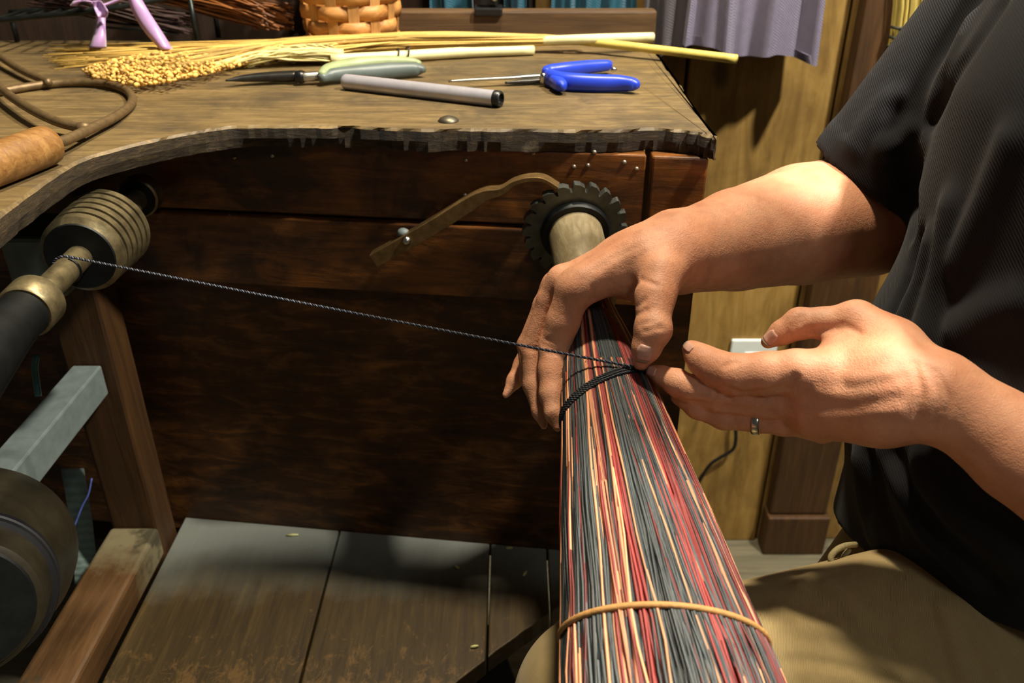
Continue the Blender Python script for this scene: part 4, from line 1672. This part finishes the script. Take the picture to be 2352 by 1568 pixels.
bc = thing('broom_corn', 'golden broom corn stalk with long bristles and seed clusters across the bench top', 'broom corn', PZ(760, 110, TOPZ))
mb = MB()
zr = TOPZ + 0.012
root = PZ(1338, 94, zr)
c1, c2, c3 = PZ(1180, 92, TOPZ + 0.016), PZ(900, 96, TOPZ + 0.015), PZ(660, 108, TOPZ + 0.011)
for i in range(300):
    a = RN.uniform(0, 2 * PI)
    q = math.sqrt(RN.random())
    ey, ez = q * math.cos(a), q * math.sin(a)
    k = RN.random()
    tip = PZ(RN.uniform(100, 260), RN.uniform(118, 160), TOPZ + 0.003) if k < 0.4 else (PZ(RN.uniform(200, 480), RN.uniform(112, 175), TOPZ + 0.006) if k < 0.8 else PZ(RN.uniform(420, 700), RN.uniform(105, 140), TOPZ + 0.006))
    pts = [root + np.array([0, ey * .003, ez * .003])]
    for c_, ry_, rz_ in ((c1, .008, .007), (c2, .013, .0095), (c3, .024, .008)):
        if c_[0] > tip[0] + 0.03:
            p_ = c_ + np.array([RN.uniform(-.02, .02), ey * ry_, ez * rz_])
            p_[2] = max(p_[2], TOPZ + 0.0015)
            pts.append(p_)
    tip[2] = TOPZ + RN.uniform(0.002, 0.012)
    pts.append(tip + np.array([0, RN.uniform(-.004, .004), 0]))
    mb.tube(smooth_path(pts, 16), [0.00125] * 13 + [.001, .0008, .0006], 4, True)
part('bristles', mb, M['corn'], bc, kind='stuff', smooth=True)
mb = MB()
poly = [(190, 160), (240, 142), (330, 122), (450, 114), (560, 116), (690, 112), (640, 128), (570, 145), (480, 168), (400, 184), (325, 198), (280, 190), (215, 176)]


def inside(x, y):
    r = False
    for (x1, y1), (x2, y2) in zip(poly, poly[1:] + poly[:1]):
        if (y1 > y) != (y2 > y) and x < (x2 - x1) * (y - y1) / (y2 - y1) + x1:
            r = not r
    return r


cnt = 0
while cnt < 1500:
    x, y = RN.uniform(185, 700), RN.uniform(108, 202)
    if not inside(x, y):
        continue
    hz = RN.uniform(0.002, 0.014) * (0.5 + 0.5 * min(1, (700 - x) / 300))
    p = PZ(x, y, TOPZ + hz)
    a = RN.uniform(0, 6.28)
    mb.ell(p, (RN.uniform(.0015, .0042), RN.uniform(.0013, .0027), RN.uniform(.0013, .0026)), [(math.cos(a), math.sin(a), 0), (-math.sin(a), math.cos(a), 0), (0, 0, 1)], 6, 4)
    cnt += 1
part('seeds', mb, M['seed'], bc, kind='stuff', smooth=True)
mb = MB(); mb.tube(smooth_path([PZ(1325, 93, TOPZ + 0.014), PZ(1450, 107, TOPZ + 0.013), PZ(1560, 120, TOPZ + 0.012), PZ(1692, 136, TOPZ + 0.011)], 20), 0.0052, 12)
part('stem', mb, M['stalk_y'], bc, 'yellow stem reaching past the bench corner', smooth=True)

pl = thing('broom_corn', 'pale broom corn stalk with a fan of light bristles behind the shears', 'broom corn', PZ(900, 135, TOPZ))
mb = MB(); mb.tube(smooth_path([PZ(760, 137, TOPZ + 0.008), PZ(900, 130, TOPZ + 0.0078), PZ(1050, 121, TOPZ + 0.0072), PZ(1226, 115, TOPZ + 0.0065)], 20), [0.0062] * 14 + [0.0055] * 6, 12)
part('stem', mb, M['stalk_l'], pl, smooth=True)
mb = MB()
fan(mb, (PZ(790, 140, TOPZ + 0.006), PZ(790, 130, TOPZ + 0.006)), [PZ(520, 166, TOPZ), PZ(560, 150, TOPZ), PZ(660, 128, TOPZ)], 90, 0.0011, 0.012)
part('bristles', mb, M['corn_l'], pl, kind='stuff', smooth=True)
mb = MB(); mb.tube(smooth_path([PZ(1180, 96, TOPZ + 0.012), PZ(1330, 90, TOPZ + 0.018), PZ(1420, 87, TOPZ + 0.018), PZ(1500, 85, TOPZ + 0.017)], 16), 0.0056, 12)
single('cut_stalk', mb, M['stalk_l'], 'cut pale stem lying across the yellow stalk by the back rail', 'stem', smooth=True)
# black tie on the pale stalk
tc_ = PZ(918, 129, TOPZ + 0.0078)
td = nrm(PZ(1050, 121, TOPZ + .0072) - PZ(900, 130, TOPZ + .0078))
tn = nrm(np.cross(td, UZ))
bt2 = thing('black_tie', 'black wire tie bent around the pale broom corn stalk', 'tie', tc_ - UZ * 0.007)
for off, lift in ((-0.004, 0.0015), (0.008, 0.0035)):
    mb = MB(); mb.tube([tc_ + td * (off + 0.003 * math.sin(a)) + (tn * math.cos(a) + UZ * math.sin(a)) * (0.0072 + max(0, math.sin(a)) * lift) for a in np.linspace(0, 2 * PI, 25)], 0.0011, 6)
    part('loop', mb, M['black'], bt2, smooth=True)

# ------------------------------------------------------------------ splint basket
M['splint'] = wood('basket splint', (140, 94, 44), (182, 126, 66), (206, 154, 94), 0, 2.0, 0.55, 0.2)
M['splint_d'] = wood('basket stake', (146, 98, 50), (180, 130, 72), (204, 156, 98), 2, 2.0, 0.55, 0.2)
bcx, bcy = PY(788, 60, 1.10)[0], 1.163
bk = thing('basket', 'woven wood splint basket standing at the back of the bench top', 'basket', (bcx, bcy, TOPZ))
NS = 14


def brd(z):
    return 0.0575 + 0.08 * z


for k in range(NS):
    a = 2 * PI * k / NS
    rows = []
    for j in range(9):
        z = 0.002 + j * 0.016
        r = brd(z)
        rows.append([(bcx + r * math.cos(a + s), bcy + r * math.sin(a + s), TOPZ + z) for s in (-0.11, 0, 0.11)])
    mb = MB(); mb.sheet(rows, 0.0012)
    part('stake', mb, M['splint_d'], bk)
for w in range(7):
    z = 0.010 + w * 0.0185
    m = NS * 10
    grid = []
    for i in range(m + 1):
        a = 2 * PI * i / m
        r = brd(z) + 0.0024 * math.cos(NS / 2 * a + (PI if w % 2 else 0)) * 1.0
        grid.append([(bcx + (r + e) * math.cos(a), bcy + (r + e) * math.sin(a), TOPZ + z + dz) for dz, e in ((-0.0082, -.0006), (0, 0.0008), (0.0082, -.0006))])
    mb = MB(); mb.sheet(grid, 0.0013)
    part('weaver', mb, M['splint'], bk, smooth=True)
mb = MB(); mb.lathe((bcx, bcy, TOPZ), (bcx, bcy, TOPZ + 1), [(0, 0.001), (0.0005, 0.056), (0.003, 0.056), (0.0035, 0.001)], 24)
part('base', mb, M['splint_d'], bk)
mb = MB(); mb.lathe((bcx, bcy, TOPZ + 0.130), (bcx, bcy, TOPZ + 1), [(0, 0.0655), (0, 0.0725), (0.014, 0.0735), (0.014, 0.0665)], 40, closed=True)
part('rim', mb, M['splint'], bk)

# ------------------------------------------------------------------ cloths and shirts hanging behind
M['lilac'] = cloth('grey lilac shirt cloth', (104, 98, 116), 900, 0.15)
M['grey_sh'] = cloth('brown grey shirt cloth', (64, 58, 62), 900, 0.15)
M['teal'] = cloth('teal cloth', (26, 72, 88), 900, 0.2)


def hanging(name, x0, x1, yc, z0, z1, nf_, amp, depth, mat, label, cat, group, slope=0.0):
    m = 60
    ring_ = []
    for i in range(m):
        u = i / (m - 1)
        ring_.append((x0 + (x1 - x0) * u, yc - depth / 2 + amp * math.sin(nf_ * 2 * PI * u + 0.6) + amp * 0.4 * math.sin(nf_ * 4.7 * PI * u), u))
    for i in range(m):
        u = 1 - i / (m - 1)
        ring_.append((x0 + (x1 - x0) * u, yc + depth / 2 + amp * 0.5 * math.sin(nf_ * 2 * PI * u + 2.0), u))
    n = len(ring_)
    zs = np.linspace(0, 1, 9)
    vs = []
    for j, s in enumerate(zs):
        for x, y, u in ring_:
            vs.append((x + 0.004 * math.sin(5 * s + 9 * u), y * 1.0 + (yc - y) * 0.35 * s, z0 + slope * (1 - s) * (u - 0.5) + 0.004 * (1 - s) * math.sin(11 * u) + (z1 - z0) * s))
    fs = [(j * n + i, j * n + (i + 1) % n, (j + 1) * n + (i + 1) % n, (j + 1) * n + i) for j in range(8) for i in range(n)]
    # inside of the open hem, a little up, so the edge has thickness
    ins = [(x + (0.5 * (x0 + x1) - x) * 0.02, yc + (y - yc) * 0.85, z0 + slope * (u - 0.5) + 0.004 * math.sin(11 * u) + 0.012) for x, y, u in ring_]
    o = len(vs)
    vs += ins
    fs += [((i + 1) % n, i, o + i, o + (i + 1) % n) for i in range(n)]
    fs += [tuple(o + i for i in range(n)), tuple(8 * n + i for i in range(n))]
    mbx = MB(); mbx.add(vs, fs)
    return single(name, mbx, mat, label, cat, group, smooth='auto')


def XY(px, py, y):
    return PY(px, py, y)[0]


hanging('hanging_shirt', XY(1580, 80, 1.185), XY(1884, 80, 1.185), 1.205, PY(1730, 128, 1.185)[2], 1.3, 2.6, 0.012, 0.03, M['lilac'], 'grey lilac shirt hanging on plank wall with its hem over the bench corner', 'shirt', 'shirts hanging on the wall', -0.018)
hanging('hanging_shirt', XY(1476, 80, 1.22), XY(1574, 80, 1.22), 1.222, PY(1560, 118, 1.22)[2], 1.3, 1.4, 0.008, 0.022, M['grey_sh'], 'brown grey shirt hanging behind the end of the back rail', 'shirt', 'shirts hanging on the wall')
for i, (a, b, lb) in enumerate([(985, 1085, 'teal cloth hanging left of the black clamp'), (1155, 1215, 'narrow teal cloth hanging right of the black clamp'), (1265, 1460, 'wide teal cloth hanging behind the right end of the back rail')]):
    hanging('teal_cloth', XY(a, 10, 1.215), XY(b, 10, 1.215), 1.222, 0.815, 1.3, 1.6 + i, 0.006, 0.02, M['teal'], lb, 'cloth', 'teal cloths behind the bench')

# black clamp on the back rail
ccx, ccz = PY(1122, 26, 1.166)[0], 0.8425
cl_ = thing('rail_clamp', 'black metal clamp gripping the back rail of the bench', 'clamp', (ccx, 1.178, ccz))
mb = MB(); mb.bbox((ccx - 0.018, 1.160, ccz - 0.006), (ccx + 0.018, 1.197, ccz + 0.004))
part('jaw', mb, M['black'], cl_, bevel=0.002)
mb = MB(); mb.bbox((ccx - 0.012, 1.168, ccz + 0.004), (ccx + 0.012, 1.19, ccz + 0.05))
part('arm', mb, M['black'], cl_, bevel=0.003)
mb = MB(); mb.ell((ccx + 0.0075, 1.166, ccz + 0.015), 0.0045, None, 12, 8)
part('screw', mb, M['silver'], cl_, smooth=True)

# ------------------------------------------------------------------ wire rack with lilac ribbon, and dark straw behind
M['rackm'] = plain('black rack wire', (40, 44, 42), 0.35, 0.7, 0.3, 80, 0.2)
rk = thing('wire_rack', 'black wire rack at the back left of the bench with lilac ribbon', 'rack', (PY(200, 60, 1.13)[0], 1.15, TOPZ))
ra0, ra1 = PY(-60, 52, 1.10), PY(240, 22, 1.10)
ra2 = PY(420, -12, 1.13)
mb = MB(); mb.tube(smooth_path([ra0, (ra0 + ra1) / 2, ra1, ra2], 24), 0.0034, 10)
part('front_rail', mb, M['rackm'], rk, smooth=True)
off = np.array([0, 0.085, 0.0])
mb = MB(); mb.tube(smooth_path([ra0 + off, ra1 + off, ra2 + off], 24), 0.0034, 10)
part('back_rail', mb, M['rackm'], rk, smooth=True)
for q in (ra0, ra2 + np.array([0.008, 0, 0])):
    for o2 in (0 * off, off):
        p = q + o2
        mb = MB(); mb.tube([p, (p[0], p[1], TOPZ + 0.0015)], 0.0034, 8)
        part('leg', mb, M['rackm'], rk, smooth=True)
for u in np.linspace(0.1, 0.95, 7):
    p = ra0 + (ra1 - ra0) * u
    mb = MB(); mb.tube([p, p + off], 0.0018, 6)
    part('cross_wire', mb, M['rackm'], rk, smooth=True)
for s_ in range(3):
    mb = MB()
    p0, p1 = PY(240, 38 + 12 * s_, 1.16), PY(410, 62 + 8 * s_, 1.17)
    mb.tube([p0, p1], 0.0016, 6)
    part('lower_wire', mb, M['rackm'], rk, smooth=True)
M['ribbon'] = plain('lilac satin ribbon', (176, 140, 190), 0.35, 0, 0.12, 50, 0.05)
M['ribbon'].node_tree.nodes['Principled BSDF'].inputs['Sheen Weight'].default_value = 0.3
rb_ = thing('ribbon', 'lilac satin ribbon tied on the black wire rack, two tails hanging', 'ribbon', PY(232, 28, 1.09) - UZ * 0.04)


def strip(pts, y0, dy=0.0, curl=0.0):
    g_ = []
    n_ = len(pts)
    C_ = smooth_path([np.array([x, y, w]) for x, y, w in pts], 20)
    for i, (x, y, w) in enumerate(C_):
        s__ = i / 19
        yy = y0 + dy * s__
        row = []
        for j in range(5):
            v = -1 + j / 2
            row.append(PY(x + v * w, y, yy + curl * (v * v) * 0.01 + 0.004 * math.sin(6 * s__ + v)))
        g_.append(row)
    m_ = MB(); m_.sheet(g_, 0.0008)
    return m_


part('tail', strip([(232, 22, 12), (231, 50, 11), (228, 80, 15), (224, 110, 20)], 1.088, -0.02, 0.6), M['ribbon'], rb_, smooth=True)
part('tail', strip([(305, -12, 14), (325, 30, 19), (350, 70, 20), (382, 113, 15)], 1.085, -0.03, 0.6), M['ribbon'], rb_, smooth=True)
part('knot', strip([(222, 2, 9), (228, 14, 13), (234, 28, 14), (236, 40, 9)], 1.083, 0.0, -0.8), M['ribbon'], rb_, smooth=True)
part('loop', strip([(232, 14, 9), (205, 4, 11), (180, 2, 9), (168, 14, 7)], 1.086, 0.0, 0.5), M['ribbon'], rb_, smooth=True)
part('loop', strip([(234, 14, 8), (262, 4, 9), (290, -6, 10), (310, -14, 12)], 1.086, 0.0, 0.5), M['ribbon'], rb_, smooth=True)
# reddish straw bundle leaning behind
M['rust'] = strawmat('rust straw', (122, 74, 34), 0.6)
M['rust_d'] = plain('dark twigs', (52, 30, 24), 0.7, 0, 0.4, 90, 0.2)
rs = MB()
for i in range(260):
    a = PY(RN.uniform(590, 676), RN.uniform(10, 70), RN.uniform(1.135, 1.16))
    b = PY(RN.uniform(330, 470), RN.uniform(-60, 0), RN.uniform(1.175, 1.20))
    m_ = (a + b) / 2 + np.array([0, 0, RN.uniform(-.004, .008)])
    rs.tube(smooth_path([a, m_, b], 6), 0.0012, 4)
o = single('straw_bundle', rs, M['rust'], 'bundle of rust coloured straw leaning between basket and wire rack', 'straw bundle', kind='stuff', smooth=True)
rs = MB()
for i in range(60):
    a = PY(RN.uniform(60, 200), RN.uniform(-12, 16), RN.uniform(1.14, 1.16))
    b = PY(RN.uniform(380, 450), RN.uniform(30, 80), RN.uniform(1.165, 1.185))
    rs.tube(smooth_path([a, (a + b) / 2 + np.array([0, 0, RN.uniform(-.006, .006)]), b], 6), 0.0011, 4)
single('twig_bundle', rs, M['rust_d'], 'dark twigs lying inside the black wire rack', 'twigs', kind='stuff', smooth=True)
# dark crate at the back behind the rack
mb = MB(); mb.bbox((-1.0, 1.238, TOPZ - 0.1), (-0.165, 1.2495, 1.02))
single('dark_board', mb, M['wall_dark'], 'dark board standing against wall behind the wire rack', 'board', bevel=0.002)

# ------------------------------------------------------------------ on the plank wall
M['wbr'] = strawmat('wall broom straw', (176, 156, 82), 0.5)
wx0, wx1 = PY(2044, 100, 1.215)[0], PY(2260, 100, 1.215)[0]
zt, zb = 1.22, PY(2050, 215, 1.215)[2]
wb = thing('wall_broom', 'flat straw broom with four dark stitch rows hanging on plank wall', 'broom', ((wx0 + wx1) / 2, 1.22, zb))
mb = MB()
for i in range(420):
    u = RN.random()
    y = 1.219 + RN.uniform(-0.016, 0.012)
    x = wx0 + (wx1 - wx0) * u
    xt = x + (u - 0.5) * 0.06
    mb.tube(smooth_path([(x + RN.uniform(-.002, .002), y, zb + RN.uniform(-.006, .006)), (x, y - 0.003, zb + 0.09), ((x + xt) / 2, y, zb + 0.2), (xt, y, zt)], 8), 0.0016, 4)
part('bristles', mb, M['wbr'], wb, kind='stuff', smooth=True)
M['stitch'] = plain('dark stitching', (38, 40, 34), 0.7, 0, 0.2, 200, 0.1)
for py in (65, 88, 110, 132):
    z = PY(2050, py, 1.20)[2]
    mb = MB(); mb.tube([(wx0 - 0.004, 1.212, z), (wx0 - 0.001, 1.199, z), ((wx0 + wx1) / 2, 1.197, z + .001), (wx1 + 0.001, 1.199, z), (wx1 + 0.004, 1.212, z)], 0.0020, 6)
    part('stitch_row', mb, M['stitch'], wb, smooth=True)
# outlet plate and cable
M['white'] = plain('white plastic', (226, 232, 226), 0.35, 0, 0.03, 40, 0.0)
ox, oz = PY(1682, 780, 1.243)[0], PY(1682, 781, 1.243)[2]
op = thing('outlet_plate', 'white outlet plate on the plank wall behind the left hand', 'outlet', (ox + 0.04, 1.246, oz - 0.115))
mb = MB(); mb.bbox((ox, 1.2435, oz - 0.115), (ox + 0.078, 1.2495, oz))
part('plate', mb, M['white'], op, bevel=0.0025)
for dz in (-0.037, -0.078):
    mb = MB(); mb.bbox((ox + 0.024, 1.2422, oz + dz - 0.014), (ox + 0.054, 1.2445, oz + dz + 0.014))
    part('socket', mb, M['white'], op, bevel=0.002)
mb = MB()
yc_ = 1.236
mb.tube(smooth_path([(ox + 0.039, 1.238, oz - 0.078), (ox + 0.036, 1.225, oz - 0.11), PY(1692, 975, yc_), PY(1690, 1010, yc_), PY(1683, 1032, yc_), PY(1655, 1050, yc_), PY(1632, 1066, yc_), PY(1612, 1095, yc_), PY(1585, 1150, yc_), PY(1560, 1235, 1.22)], 60), 0.0032, 8)
single('power_cable', mb, M['black'], 'black power cable hanging down from outlet along the plank wall', 'cable', smooth=True)

# ------------------------------------------------------------------ under the deck's cut-away front
tr = thing('treadle', 'black iron treadle lever below the cut-away deck by the knee', 'treadle', (0.0, 0.63, FLOOR_Z))
mb = MB(); mb.box((0.01, 0.64, 0.10), (0.05, 0.36, 0.02), [(0.9, 0.3, 0), (-0.3, 0.9, 0.12), (0, -0.12, 1)])
part('lever', mb, M['iron_d'], tr, bevel=0.003)
mb = MB(); mb.box((0.03, 0.70, -0.01), (0.03, 0.03, 0.2))
part('fulcrum', mb, M['iron_d'], tr, bevel=0.002)
mb = MB(); mb.tube([(0.03, 0.70, FLOOR_Z + 0.02), (0.03, 0.70, FLOOR_Z)], 0.05, 20)
part('foot', mb, M['iron_d'], tr)
M['rag'] = cloth('pale grey rag', (150, 150, 132), 700, 0.2)
g_ = []
for i in range(12):
    row = []
    for j in range(10):
        u, v = i / 11, j / 9
        row.append((-0.09 + 0.24 * u, 0.70 + 0.14 * v, FLOOR_Z + 0.012 + 0.010 * math.sin(7 * u + 3 * v) + 0.008 * math.sin(9 * v)))
    g_.append(row)
mb = MB(); mb.sheet(g_, 0.002)
single('floor_rag', mb, M['rag'], 'pale grey rag lying on floor below the cut-away deck', 'rag', smooth=True)
